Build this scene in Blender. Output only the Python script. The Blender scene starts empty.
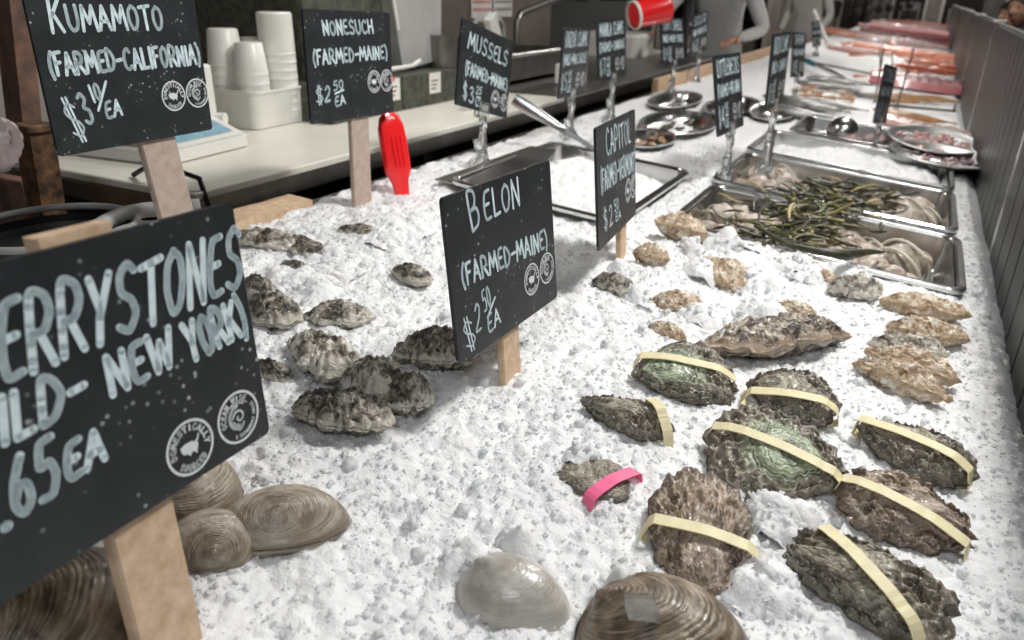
import bpy, math, random
import numpy as np
from mathutils import Vector, Matrix

# ---------------------------------------------------------------- camera, world, lights, exposure
sc = bpy.context.scene
COL = sc.collection
FPX = 750.0
CAM = np.array([[0.0]*3]*3)
def _solve():
    vy = (940.0, 0.0); k = .02
    c = 320-(vy[1]-k*(vy[0]-512)); h = c/math.sqrt(1+k*k); D = FPX*FPX/h
    vz = (512-k/math.sqrt(1+k*k)*D, 320+D/math.sqrt(1+k*k))
    Y = np.array([vy[0]-512, 320-vy[1], -FPX]); Y /= np.linalg.norm(Y)
    Z = -np.array([vz[0]-512, 320-vz[1], -FPX]); Z /= np.linalg.norm(Z)
    Z -= Y*np.dot(Y, Z); Z /= np.linalg.norm(Z)
    return np.array([np.cross(Y, Z), Y, Z])
CAM = _solve()
cd = bpy.data.cameras.new('camera'); cam = bpy.data.objects.new('camera', cd); COL.objects.link(cam)
cd.sensor_width = 36; cd.lens = FPX/1024*36; cd.clip_start = .02; cd.clip_end = 100
m4 = Matrix.Identity(4)
for i in range(3):
    for j in range(3): m4[i][j] = CAM[i][j]
cam.matrix_world = m4
cd.dof.use_dof = True; cd.dof.focus_distance = .80; cd.dof.aperture_fstop = 26.4/4.2
sc.camera = cam
sc.view_settings.view_transform = 'Standard'; sc.view_settings.look = 'None'
sc.view_settings.gamma = 1; sc.view_settings.use_curve_mapping = False
sc.view_settings.exposure = 0.36
sc.cycles.max_bounces = 12; sc.cycles.diffuse_bounces = 8; sc.cycles.glossy_bounces = 4; sc.cycles.transmission_bounces = 8

w = bpy.data.worlds.new('world'); sc.world = w; w.use_nodes = True
w.node_tree.nodes['Background'].inputs[0].default_value = (.86, .93, 1, 1)
w.node_tree.nodes['Background'].inputs[1].default_value = .42
def area(name, loc, target, size, power, color=(1, 1, 1), sy=None):
    l = bpy.data.lights.new(name, 'AREA'); l.energy = power; l.color = color
    l.shape = 'RECTANGLE'; l.size = size; l.size_y = sy or size
    o = bpy.data.objects.new(name, l); COL.objects.link(o); o.location = loc
    o.rotation_euler = (Vector(target)-Vector(loc)).to_track_quat('-Z', 'Y').to_euler()
    return o
area('key_lamp', (.35, 1.45, 1.15), (-.28, .85, -.42), .30, 25, (1, .985, .96))
area('counter_lamp', (-.1, 3.6, 1.3), (-.3, 3.4, -.42), .35, 17, (1, .98, .95))
area('aisle_lamp', (-.2, 7.5, 1.6), (-.4, 7.2, -.42), .5, 30, (1, .97, .93))
area('far_lamp', (-.2, 13, 1.8), (-.4, 12.5, -.42), .6, 44, (1, .97, .93))
area('customer_fill_light', (1.3, 4.6, 1.2), (.7, 5.6, -.3), .4, 12, (1, .95, .9))  # added fill without a fixture, brightens the customers behind the guard
area('worktop_lamp', (-1.25, 1.9, .8), (-1.25, 1.8, -.34), .25, 4.5, (1, .96, .88))
area('front_fill_lamp', (.3, -.9, 1.1), (-.4, .7, -.3), .9, 9, (.95, .98, 1))

# ---------------------------------------------------------------- numeric helpers
H0, SL = .45, .09            # the ice bed: 45 cm under the camera, falling towards the customers
def ray(u, v):
    d = np.array([u-512, 320-v, -FPX]); return CAM @ (d/np.linalg.norm(d))
def at(u, v, dz=0.0):        # the point of the ice bed (or dz above it) seen at a pixel of the photograph
    r = ray(u, v); return r*((-H0+dz)/(r[2]+SL*r[0]))
def atz(u, v, z):
    r = ray(u, v); return r*(z/r[2])
def aty(u, v, y):
    r = ray(u, v); return r*(y/r[1])
def ell(x0, x1, y0, y1):   # an ellipse of the photo laid on the ice
    L = at(x0, (y0+y1)/2); Rr = at(x1, (y0+y1)/2); T = at((x0+x1)/2, y0); B = at((x0+x1)/2, y1)
    return ((L[0]+Rr[0])/2, (T[1]+B[1])/2), (Rr[0]-L[0])/2, (T[1]-B[1])/2
def hsh(i, j, s):
    n = (i.astype(np.int64)*73856093) ^ (j.astype(np.int64)*19349663) ^ (int(s)*83492791+12345)
    n = (n ^ (n >> 13))*1274126177 & 0x7fffffff
    n = (n ^ (n >> 15))*2246822519 & 0x7fffffff
    return (n & 0xfffff)/float(0xfffff)
def vnoise(x, y, s=0):
    x = np.asarray(x, float); y = np.asarray(y, float)
    xi = np.floor(x); yi = np.floor(y); fx = x-xi; fy = y-yi
    fx = fx*fx*(3-2*fx); fy = fy*fy*(3-2*fy)
    xi = xi.astype(np.int64); yi = yi.astype(np.int64)
    a = hsh(xi, yi, s); b = hsh(xi+1, yi, s); c = hsh(xi, yi+1, s); d = hsh(xi+1, yi+1, s)
    return (a*(1-fx)+b*fx)*(1-fy)+(c*(1-fx)+d*fx)*fy-.5
def fbm(x, y, s=0, o=4):
    r = 0; a = 1
    for k in range(o): r = r+a*vnoise(x*2**k+7.3*k, y*2**k+3.1*k, s+k*11); a *= .5
    return r
def facets(x, y, cell, s):   # broken crystals: the highest of nine tilted planes round each point
    X = x/cell; Y = y/cell; xi = np.floor(X).astype(np.int64); yi = np.floor(Y).astype(np.int64)
    best = np.full(X.shape, -9.)
    for a in (-1, 0, 1):
        for b in (-1, 0, 1):
            i = xi+a; j = yi+b
            dx = X-(i+hsh(i, j, s)); dy = Y-(j+hsh(i, j, s+1))
            h = .9*hsh(i, j, s+2)+1.5*(hsh(i, j, s+3)-.5)*dx+1.5*(hsh(i, j, s+4)-.5)*dy-.9*np.sqrt(dx*dx+dy*dy)
            best = np.maximum(best, h)
    return best*cell
PANS = [(-.385, 1.385, .14, 1.745), (-.40, 1.79, .135, 2.18), (-.41, 2.225, .135, 2.62), (-.83, 1.30, -.45, 1.82), (-.36, 2.67, .05, 3.08)]
MOUNDS = [(-.33, 1.22, .10, .016), (-.16, 1.24, .12, .018), (-.30, 1.12, .05, .012), (.02, 1.27, .10, .010), (-.40, 1.05, .10, .008), (-.60, .66, .12, .012),
          (-.72, 1.02, .15, .02), (-.20, .42, .07, -.008), (-.20, 1.31, .08, .014), (-.10, 1.10, .06, .006), (.02, 1.0, .05, .006), (-.33, .93, .05, .005), (-.08, .88, .03, .006), (-.24, .55, .05, .008), (-.34, .28, .12, -.012), (-.62, .86, .1, .01)]
BB = [((630, 722, 112, 140), 'large round steel bowl of mussels and ice behind the CAPITOL sign'), ((612, 680, 131, 153), 'small steel bowl of tan shellfish just behind the CAPITOL sign'), ((644, 704, 92, 113), 'shallow steel bowl with a bare inside, left of the LITTLENECKS sign'), ((698, 762, 97, 120), 'steel platter behind the LITTLENECKS sign'), ((745, 800, 104, 124), 'steel bowl with the slanting sign standing in it')]
BOWLS = [(e_[0][0], e_[0][1], e_[1]*.95, e_[2]*.95) for e_ in (ell(*b_[0]) for b_ in BB)]
def Hlow(x, y):
    x = np.asarray(x, float); y = np.asarray(y, float)
    z = -H0-SL*x + .010*vnoise(x*5, y*5, 3)+.007*vnoise(x*13, y*13, 5)
    for a, b, r, h in MOUNDS: z = z+h*np.exp(-((x-a)**2+(y-b)**2)/r**2)
    return z
def Hice(x, y, fine=True):
    z = Hlow(x, y)
    if fine:
        near = np.clip((2.6-y)/1.2, .25, 1)
        z = z+near*(.50*facets(x+.004*vnoise(x*60, y*60, 2), y+.004*vnoise(x*60, y*60, 4), .016, 31)+.50*facets(x, y, .0060, 77)+.0030*fbm(x*55, y*55, 9, 3))-.006
    z = z-.12*np.clip((-.955-x+.012*vnoise(y*9, y*0, 8))/.05, 0, 1)**1.5
    z = z-.02*np.clip((x-.17)/.03, 0, 1)
    for a, b, c, d in PANS:
        ins = np.minimum(np.minimum(x-a-.012, c-.012-x), np.minimum(y-b-.012, d-.012-y))
        z = z-.10*np.clip(ins/.012, 0, 1)
    for cx, cy, a, b in BOWLS: z = z-.05*np.clip((1-((x-cx)/a)**2-((y-cy)/b)**2)/.25, 0, 1)
    return z

# ---------------------------------------------------------------- object helpers
def mesh(name, V, F, mat, parent=None, smooth=True, uv=None, cols=None):
    me = bpy.data.meshes.new(name)
    V = np.asarray(V, dtype=np.float32).reshape(-1, 3)
    if isinstance(F, np.ndarray):
        n = len(F); k = F.shape[1]
        me.vertices.add(len(V)); me.vertices.foreach_set('co', V.ravel())
        me.loops.add(n*k); me.loops.foreach_set('vertex_index', F.astype(np.int32).ravel())
        me.polygons.add(n); me.polygons.foreach_set('loop_start', np.arange(0, n*k, k, dtype=np.int32))
        me.polygons.foreach_set('loop_total', np.full(n, k, dtype=np.int32))
        me.update(calc_edges=True); me.validate()
    else:
        me.from_pydata(V.tolist(), [], F); me.update()
    if smooth: me.polygons.foreach_set('use_smooth', np.ones(len(me.polygons), dtype=bool))
    if uv is not None:
        l = me.uv_layers.new(name='UVMap'); vi = np.empty(len(me.loops), dtype=np.int32)
        me.loops.foreach_get('vertex_index', vi)
        l.data.foreach_set('uv', np.asarray(uv, dtype=np.float32)[vi].ravel())
    me.materials.append(mat)
    o = bpy.data.objects.new(name, me); COL.objects.link(o)
    if parent: o.parent = parent
    return o
def tag(o, label, cat, group=None, kind=None):
    o['label'] = label
    if cat: o['category'] = cat
    if group: o['group'] = group
    if kind: o['kind'] = kind
    return o
def thing(name, label, cat, loc=(0, 0, 0), rot=None, group=None):
    o = bpy.data.objects.new(name, None); o.empty_display_size = .02; COL.objects.link(o)
    o.location = tuple(float(v) for v in loc)
    if rot is not None:
        if isinstance(rot, Matrix): o.rotation_mode = 'QUATERNION'; o.rotation_quaternion = rot.to_quaternion()
        else: o.rotation_euler = rot
    return tag(o, label, cat, group)
def struct(o): o['kind'] = 'structure'; return o
class MB:
    """collects solids into one mesh"""
    def __init__(s): s.v = []; s.f = []
    def add(s, V, F):
        n = len(s.v); s.v += [tuple(map(float, p)) for p in V]; s.f += [tuple(n+i for i in f) for f in F]; return s
    def box(s, a, b, R=None, c=None, bev=0.0):
        x0, y0, z0 = a; x1, y1, z1 = b
        if bev <= 0:
            V = [(x, y, z) for z in (z0, z1) for x, y in ((x0, y0), (x1, y0), (x1, y1), (x0, y1))]
            F = [(3, 2, 1, 0), (4, 5, 6, 7), (0, 1, 5, 4), (1, 2, 6, 5), (2, 3, 7, 6), (3, 0, 4, 7)]
        else:
            e = bev; V = []; F = []
            def rr(i, z): return [(x0+i+e, y0+i, z), (x1-i-e, y0+i, z), (x1-i, y0+i+e, z), (x1-i, y1-i-e, z), (x1-i-e, y1-i, z), (x0+i+e, y1-i, z), (x0+i, y1-i-e, z), (x0+i, y0+i+e, z)]
            for i, z in ((e*.6, z0), (0, z0+e*.6), (0, z1-e*.6), (e*.6, z1)): V += rr(i, z)
            F = [tuple(range(7, -1, -1)), tuple(range(24, 32))]
            for k in range(3):
                for q in range(8): F.append((k*8+q, k*8+(q+1) % 8, k*8+8+(q+1) % 8, k*8+8+q))
        if R is not None:
            cc = Vector(c if c is not None else (0, 0, 0)); V = [tuple(R @ (Vector(p)-cc)+cc) for p in V]
        return s.add(V, F)
    def tube(s, pts, r, n=10, caps=True):
        pts = [Vector(p) for p in pts]; rs = r if hasattr(r, '__len__') else [r]*len(pts)
        V = []; F = []; up = None
        for i, p in enumerate(pts):
            t = (pts[min(i+1, len(pts)-1)]-pts[max(i-1, 0)]).normalized()
            if up is None:
                up = t.orthogonal().normalized()
            up = (up-t*up.dot(t)); up = up.normalized() if up.length > 1e-6 else t.orthogonal().normalized()
            b = t.cross(up)
            for k in range(n):
                a = 2*math.pi*k/n; V.append(p+(up*math.cos(a)+b*math.sin(a))*rs[i])
        for i in range(len(pts)-1):
            for k in range(n): F.append((i*n+k, i*n+(k+1) % n, (i+1)*n+(k+1) % n, (i+1)*n+k))
        if caps: F += [tuple(range(n-1, -1, -1)), tuple((len(pts)-1)*n+k for k in range(n))]
        return s.add(V, F)
    def lathe(s, prof, n=32, c=(0, 0, 0), sx=1, sy=1):
        V = []; F = []
        for r, z in prof:
            for k in range(n):
                a = 2*math.pi*k/n; V.append((c[0]+r*math.cos(a)*sx, c[1]+r*math.sin(a)*sy, c[2]+z))
        for i in range(len(prof)-1):
            for k in range(n): F.append((i*n+k, i*n+(k+1) % n, (i+1)*n+(k+1) % n, (i+1)*n+k))
        return s.add(V, F)
    def prism(s, pts, z0, z1):
        n = len(pts); V = [(x, y, z0) for x, y in pts]+[(x, y, z1) for x, y in pts]
        F = [tuple(range(n-1, -1, -1)), tuple(range(n, 2*n))]+[(i, (i+1) % n, n+(i+1) % n, n+i) for i in range(n)]
        return s.add(V, F)
    def build(s, name, mat, parent=None, smooth=False):
        o = mesh(name, s.v, s.f, mat, parent, smooth)
        if smooth and hasattr(o.data, 'set_sharp_from_angle'): o.data.set_sharp_from_angle(angle=math.radians(40))
        return o

# ---------------------------------------------------------------- materials
def newmat(name):
    m = bpy.data.materials.new(name); m.use_nodes = True; nt = m.node_tree
    return m, nt, nt.nodes['Principled BSDF']
def plain(name, c, rough=.5, metal=0, noise=.0, nscale=30, bump=0, spec=.5, trans=0, coat=0, c2=None, stretch=None, emit=None):
    m, nt, b = newmat(name); N = nt.nodes; L = nt.links
    b.inputs['Base Color'].default_value = (*c, 1); b.inputs['Roughness'].default_value = rough
    b.inputs['Metallic'].default_value = metal; b.inputs['Specular IOR Level'].default_value = spec
    b.inputs['Transmission Weight'].default_value = trans; b.inputs['Coat Weight'].default_value = coat
    if emit: b.inputs['Emission Color'].default_value = (*emit[0], 1); b.inputs['Emission Strength'].default_value = emit[1]
    if noise or c2 or bump:
        tc = N.new('ShaderNodeTexCoord'); mp = N.new('ShaderNodeMapping'); L.new(tc.outputs['Object'], mp.inputs[0])
        if stretch: mp.inputs['Scale'].default_value = stretch
        n = N.new('ShaderNodeTexNoise'); n.inputs['Scale'].default_value = nscale; n.inputs['Detail'].default_value = 5; n.inputs['Roughness'].default_value = .6
        L.new(mp.outputs[0], n.inputs['Vector'])
        r = N.new('ShaderNodeValToRGB'); L.new(n.outputs['Fac'], r.inputs[0])
        d = c2 if c2 else tuple(v*(1-noise) for v in c); e = c if c2 else tuple(min(1, v*(1+noise)) for v in c)
        r.color_ramp.elements[0].position = .35; r.color_ramp.elements[1].position = .65
        r.color_ramp.elements[0].color = (*d, 1); r.color_ramp.elements[1].color = (*e, 1)
        L.new(r.outputs[0], b.inputs['Base Color'])
        if bump:
            bp = N.new('ShaderNodeBump'); bp.inputs['Strength'].default_value = bump; bp.inputs['Distance'].default_value = .004
            L.new(n.outputs['Fac'], bp.inputs['Height']); L.new(bp.outputs[0], b.inputs['Normal'])
    return m
def ramp(nt, fac, stops):
    r = nt.nodes.new('ShaderNodeValToRGB'); cr = r.color_ramp
    while len(cr.elements) < len(stops): cr.elements.new(.5)
    for e, (p, c) in zip(cr.elements, stops): e.position = p; e.color = (*c, 1)
    nt.links.new(fac, r.inputs[0]); return r.outputs[0]
def shellmat(name, rings, blot, edge, ringscale=22, rayscale=30, rough=.42, mixb=.5, bump=.5, coat=.25, centre=None, cv=.52, speck=0., blotscale=42):
    """growth rings follow the shell's own coordinates (u round the margin, v from the hinge), blotches are free"""
    m, nt, b = newmat(name); N = nt.nodes; L = nt.links
    def math_(op, x, y=None, z=None, clamp=False):
        n = N.new('ShaderNodeMath'); n.operation = op; n.use_clamp = clamp
        for i, v in enumerate((x, y, z)):
            if v is None: continue
            if isinstance(v, (int, float)): n.inputs[i].default_value = v
            else: L.new(v, n.inputs[i])
        return n.outputs[0]
    def stretch(x, lo=.38, hi=.62):
        n = N.new('ShaderNodeMapRange'); n.inputs['From Min'].default_value = lo; n.inputs['From Max'].default_value = hi; L.new(x, n.inputs['Value']); return n.outputs[0]
    def mixc(f, x, y):
        n = N.new('ShaderNodeMix'); n.data_type = 'RGBA'
        if isinstance(f, (int, float)): n.inputs[0].default_value = f
        else: L.new(f, n.inputs[0])
        for i, v in ((6, x), (7, y)):
            if isinstance(v, tuple): n.inputs[i].default_value = (*v, 1)
            else: L.new(v, n.inputs[i])
        return n.outputs[2]
    uv = N.new('ShaderNodeUVMap'); tc = N.new('ShaderNodeTexCoord'); oi = N.new('ShaderNodeObjectInfo')
    def nz(sx, sy, det=4, dis=0., src=None):
        mp = N.new('ShaderNodeMapping'); mp.inputs['Scale'].default_value = (sx, sy, sx if src else 1); L.new(src or uv.outputs[0], mp.inputs[0]); L.new(oi.outputs['Location'], mp.inputs['Location'])
        n = N.new('ShaderNodeTexNoise'); n.inputs['Scale'].default_value = 1; n.inputs['Detail'].default_value = det; n.inputs['Roughness'].default_value = .62; n.inputs['Distortion'].default_value = dis
        L.new(mp.outputs[0], n.inputs['Vector']); return n.outputs['Fac']
    O = tc.outputs['Object']
    r1 = stretch(nz(3.5, ringscale, 4, .5)); r2 = stretch(nz(rayscale, 3, 3)); n3 = stretch(nz(blotscale, blotscale, 5, 0, O)); n4 = stretch(nz(blotscale*.5, blotscale*.5, 4, .8, O)); n5 = nz(420, 420, 2, 0, O)
    v = math_('MULTIPLY_ADD', r1, .55, math_('MULTIPLY_ADD', r2, .20, math_('MULTIPLY', n3, .25)))
    c1 = ramp(nt, v, [(.12, rings[0][1]), (.48, rings[1][1]), (.85, rings[2][1])])
    c2 = ramp(nt, n3, [(.1, blot[0][1]), (.5, blot[1][1]), (.95, blot[2][1])])
    c = mixc(math_('MULTIPLY', n4, min(1, mixb*1.7), clamp=True), c1, c2)
    sp = N.new('ShaderNodeSeparateXYZ'); L.new(uv.outputs[0], sp.inputs[0]); V_ = sp.outputs['Y']
    if centre:
        rc = stretch(nz(1.3, 24, 3, .8)); vc = math_('MULTIPLY_ADD', rc, .8, math_('MULTIPLY', n3, .2))
        w_ = math_('MULTIPLY_ADD', n4, .16, V_); mr = N.new('ShaderNodeMapRange'); L.new(w_, mr.inputs['Value'])
        mr.inputs['From Min'].default_value = cv+.12; mr.inputs['From Max'].default_value = cv-.02; mr.inputs['To Max'].default_value = .85
        c = mixc(mr.outputs[0], c, ramp(nt, vc, [(.15, centre[0]), (.5, centre[1]), (.85, centre[2])]))
    if speck:
        s_ = stretch(n5, .56, .66); q_ = math_('MULTIPLY', s_, math_('MULTIPLY', stretch(V_, .5, .8), speck, clamp=True), clamp=True); c = mixc(q_, c, (.66, .64, .58))
    er = N.new('ShaderNodeMapRange'); er.inputs['From Min'].default_value = .90; er.inputs['From Max'].default_value = .99; er.inputs['To Max'].default_value = .85
    L.new(math_('MULTIPLY_ADD', n3, .05, V_), er.inputs['Value'])
    c = mixc(er.outputs[0], c, edge); L.new(c, b.inputs['Base Color'])
    bp = N.new('ShaderNodeBump'); bp.inputs['Strength'].default_value = bump; bp.inputs['Distance'].default_value = .0022
    L.new(math_('MULTIPLY_ADD', n5, .7, math_('ADD', v, n3)), bp.inputs['Height']); L.new(bp.outputs[0], b.inputs['Normal'])
    b.inputs['Roughness'].default_value = rough; b.inputs['Coat Weight'].default_value = coat; b.inputs['Coat Roughness'].default_value = .15
    return m
K3 = lambda a, b, c: [(.33, a), (.5, b), (.66, c)]
M = dict(
 belon=shellmat('belon_shell', K3((0.0473, 0.0378, 0.027), (0.203, 0.169, 0.121), (0.486, 0.446, 0.351)), K3((0.054, 0.0459, 0.0351), (0.176, 0.149, 0.115), (0.405, 0.378, 0.324)), (0.135, 0.115, 0.0878), 16, 22, mixb=.35, centre=((0.0945, 0.081, 0.054), (0.297, 0.257, 0.189), (0.54, 0.499, 0.392)), speck=.8),
 belon_green=shellmat('belon_green_shell', K3((0.054, 0.0459, 0.0324), (0.23, 0.189, 0.135), (0.486, 0.446, 0.351)), K3((0.0675, 0.0607, 0.0473), (0.203, 0.189, 0.149), (0.432, 0.405, 0.338)), (0.135, 0.115, 0.0878), 15, 12, mixb=.35, centre=((0.0743, 0.081, 0.0473), (0.297, 0.365, 0.23), (0.621, 0.702, 0.513)), speck=.8, cv=.60),
 belon_brown=shellmat('belon_brown_shell', K3((0.0675, 0.0432, 0.0297), (0.284, 0.196, 0.135), (0.594, 0.486, 0.378)), K3((0.0675, 0.0513, 0.0405), (0.216, 0.169, 0.135), (0.459, 0.378, 0.311)), (0.162, 0.121, 0.0878), 9, 60, mixb=.35, centre=((0.135, 0.0945, 0.0675), (0.351, 0.27, 0.203), (0.608, 0.513, 0.419)), cv=.42, speck=.9),
 kuma=shellmat('mottled_oyster_shell', K3((0.028, 0.0224, 0.0157), (0.269, 0.235, 0.179), (0.896, 0.851, 0.762)), K3((0.028, 0.0224, 0.0157), (0.336, 0.291, 0.224), (0.874, 0.829, 0.739)), (0.829, 0.784, 0.694), 10, 14, mixb=.55, bump=.8, blotscale=60),
 kuma_dark=shellmat('muddy_oyster_shell', K3((.02, .016, .011), (.11, .09, .068), (.62, .57, .48)), K3((.022, .018, .013), (.09, .075, .055), (.50, .46, .39)), (.72, .67, .57), 12, 14, mixb=.45, bump=.8, blotscale=60),
 striped=shellmat('striped_oyster_shell', K3((.02, .016, .013), (.13, .10, .075), (.78, .68, .55)), K3((.02, .017, .013), (.10, .08, .06), (.50, .42, .33)), (.45, .34, .24), 24, 8, mixb=.3, bump=.8, blotscale=45),
 capitol=shellmat('tan_oyster_shell', K3((0.151, 0.0756, 0.0324), (0.497, 0.346, 0.205), (0.9, 0.81, 0.67)), K3((0.173, 0.0972, 0.054), (0.54, 0.4, 0.27), (0.9, 0.864, 0.767)), (0.54, 0.389, 0.238), 9, 14, mixb=.5, bump=.7, blotscale=55),
 clam=shellmat('clam_shell', K3((.16, .12, .08), (.36, .30, .23), (.56, .50, .42)), K3((.16, .125, .09), (.34, .29, .23), (.50, .44, .37)), (.20, .15, .10), 34, 5, rough=.4, mixb=.3, bump=.3),
 clam_dark=shellmat('dark_clam_shell', K3((.05, .033, .02), (.19, .14, .09), (.48, .40, .30)), K3((.06, .042, .028), (.20, .15, .10), (.38, .31, .23)), (.10, .075, .05), 30, 5, rough=.3, mixb=.3, bump=.35),
 quahog=shellmat('pale_clam_shell', K3((.40, .37, .32), (.52, .49, .44), (.62, .59, .54)), K3((.36, .34, .30), (.50, .47, .43), (.60, .58, .54)), (.45, .42, .37), 40, 4, rough=.26, mixb=.4, bump=.12, coat=.6),
 small=shellmat('small_clam_shell', K3((.18, .13, .09), (.42, .34, .27), (.72, .66, .58)), K3((.2, .12, .09), (.45, .33, .29), (.70, .60, .55)), (.6, .52, .44), 30, 5, rough=.4, mixb=.5, bump=.3),
 band=plain('yellow_rubber', (.86, .77, .48), .55, noise=.08, nscale=60),
 pinkband=plain('pink_tape', (.95, .16, .33), .4, noise=.1),
 whiteband=plain('white_rubber', (.80, .74, .64), .5),
 slate=None,
 wood=plain('pale_wood', (.74, .55, .38), .6, c2=(.55, .37, .23), nscale=9, stretch=(8, 8, .8), bump=.05),
 woodpink=plain('weathered_wood', (.55, .44, .37), .6, c2=(.43, .33, .27), nscale=9, stretch=(8, 8, .8), bump=.05),
 steel=plain('steel', (.62, .62, .61), .24, 1, noise=.12, nscale=14),
 steelsoft=plain('brushed_steel', (.42, .42, .41), .42, .9, noise=.12, nscale=14),
 sheet=plain('bright_sheet_metal', (.50, .50, .49), .4, .25, noise=.12, nscale=6),
 steeldark=plain('dull_steel', (.30, .29, .27), .35, 1, noise=.2, nscale=10),
 red=plain('red_plastic', (.90, .018, .022), .3, coat=.4),
 white=plain('white_plastic', (.80, .79, .74), .4, noise=.03),
 cups=plain('translucent_white_plastic', (.78, .77, .72), .35, noise=.04),
 topw=plain('cutting_board', (.80, .78, .70), .35, noise=.05, nscale=5),
 clear=plain('clear_plastic', (.93, .96, .97), .08, trans=.93),
 black=plain('black_plastic', (.012, .012, .012), .35),
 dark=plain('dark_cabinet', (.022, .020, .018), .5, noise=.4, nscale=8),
 stone=plain('green_grey_panel', (.095, .10, .075), .6, c2=(.035, .038, .03), nscale=45, bump=.3),
 wallbrown=plain('brown_steel_wall', (.20, .165, .14), .45, noise=.2, nscale=4, metal=.3),
 tile=plain('pale_wall', (.42, .38, .33), .5, noise=.08, nscale=5),
 rust=plain('rusty_iron', (.22, .11, .05), .6, c2=(.02, .013, .01), nscale=45, bump=.5),
 brick=plain('old_brick', (.25, .13, .09), .8, c2=(.09, .065, .05), nscale=22, bump=.6),
 paper=plain('paper', (.80, .78, .74), .6, noise=.04),
 ink=plain('dark_ink', (.10, .09, .09), .7),
 pinkpaper=plain('pink_print', (.65, .30, .28), .6, noise=.2),
 bag=plain('thin_plastic_bag', (.72, .60, .58), .35, noise=.12, nscale=18, bump=.3),
 grey=plain('grey_rubber', (.33, .33, .32), .45, noise=.1),
 coat=plain('white_cotton_coat', (.62, .62, .60), .8, noise=.06),
 redcloth=plain('dark_red_cloth', (.28, .03, .03), .8, noise=.1),
 bluecloth=plain('blue_cloth', (.05, .10, .20), .8, noise=.15),
 blackcloth=plain('black_cloth', (.015, .015, .018), .8, noise=.15),
 skin=plain('skin', (.62, .34, .24), .5, noise=.06),
 hair=plain('dark_hair', (.03, .02, .015), .5),
 teal=plain('teal_plastic', (.0, .20, .21), .35),
 floor=plain('dark_wet_floor', (.05, .045, .04), .35, noise=.3, nscale=3),
 ceilingm=plain('dark_ceiling', (.04, .04, .04), .8, noise=.2, nscale=3),
)
def slate_mat():
    m, nt, b = newmat('chalkboard'); N = nt.nodes; L = nt.links
    tc = N.new('ShaderNodeTexCoord')
    v = N.new('ShaderNodeTexVoronoi'); v.inputs['Scale'].default_value = 130; L.new(tc.outputs['Object'], v.inputs['Vector'])
    n = N.new('ShaderNodeTexNoise'); n.inputs['Scale'].default_value = 25; n.inputs['Detail'].default_value = 6; L.new(tc.outputs['Object'], n.inputs['Vector'])
    sp = N.new('ShaderNodeMapRange'); sp.inputs['From Min'].default_value = .24; sp.inputs['From Max'].default_value = .12
    L.new(v.outputs['Distance'], sp.inputs['Value'])
    g = N.new('ShaderNodeMapRange'); g.inputs['From Min'].default_value = .50; g.inputs['From Max'].default_value = .60; L.new(n.outputs['Fac'], g.inputs['Value'])
    mu = N.new('ShaderNodeMath'); mu.operation = 'MULTIPLY'; L.new(sp.outputs[0], mu.inputs[0]); L.new(g.outputs[0], mu.inputs[1])
    base = ramp(nt, n.outputs['Fac'], [(.3, (.014, .017, .019)), (.7, (.026, .030, .033))])
    mx = N.new('ShaderNodeMix'); mx.data_type = 'RGBA'; L.new(mu.outputs[0], mx.inputs[0]); L.new(base, mx.inputs[6]); mx.inputs[7].default_value = (.40, .43, .44, 1)
    L.new(mx.outputs[2], b.inputs['Base Color']); b.inputs['Roughness'].default_value = .42
    return m
M['slate'] = slate_mat()
M['chalk'] = plain('pale_blue_marker', (.80, .91, .94), .5, c2=(.60, .74, .79), nscale=90)
M['sealink'] = plain('white_print', (.74, .77, .78), .5)
def ice_mat(name, trans, rough, col, sss=0.):
    m, nt, b = newmat(name); N = nt.nodes; L = nt.links
    b.inputs['Base Color'].default_value = (*col, 1); b.inputs['Roughness'].default_value = rough
    b.inputs['Transmission Weight'].default_value = trans; b.inputs['IOR'].default_value = 1.31
    if sss:
        b.inputs['Subsurface Weight'].default_value = sss; b.inputs['Subsurface Radius'].default_value = (.9, 1, 1.05); b.inputs['Subsurface Scale'].default_value = .008
    tc = N.new('ShaderNodeTexCoord'); n = N.new('ShaderNodeTexVoronoi'); n.inputs['Scale'].default_value = 330; n.feature = 'F1'; n.inputs['Randomness'].default_value = 1
    n2 = N.new('ShaderNodeTexNoise'); n2.inputs['Scale'].default_value = 210; n2.inputs['Detail'].default_value = 5; n2.inputs['Roughness'].default_value = .75; n2.inputs['Distortion'].default_value = .8
    n4 = N.new('ShaderNodeTexVoronoi'); n4.inputs['Scale'].default_value = 150
    for q in (n, n2, n4): L.new(tc.outputs['Object'], q.inputs['Vector'])
    ad = N.new('ShaderNodeMath'); ad.operation = 'MULTIPLY_ADD'; ad.inputs[1].default_value = 1.6; L.new(n2.outputs['Fac'], ad.inputs[0]); L.new(n.outputs['Distance'], ad.inputs[2])
    a2 = N.new('ShaderNodeMath'); a2.operation = 'MULTIPLY_ADD'; a2.inputs[1].default_value = 1.2; L.new(n4.outputs['Distance'], a2.inputs[0]); L.new(ad.outputs[0], a2.inputs[2])
    bp = N.new('ShaderNodeBump'); bp.inputs['Strength'].default_value = .5; bp.inputs['Distance'].default_value = .0018; L.new(a2.outputs[0], bp.inputs['Height']); L.new(bp.outputs[0], b.inputs['Normal'])
    return m
M['ice'] = ice_mat('crushed_ice', .0, .30, (.975, .98, .986), .5)
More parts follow.
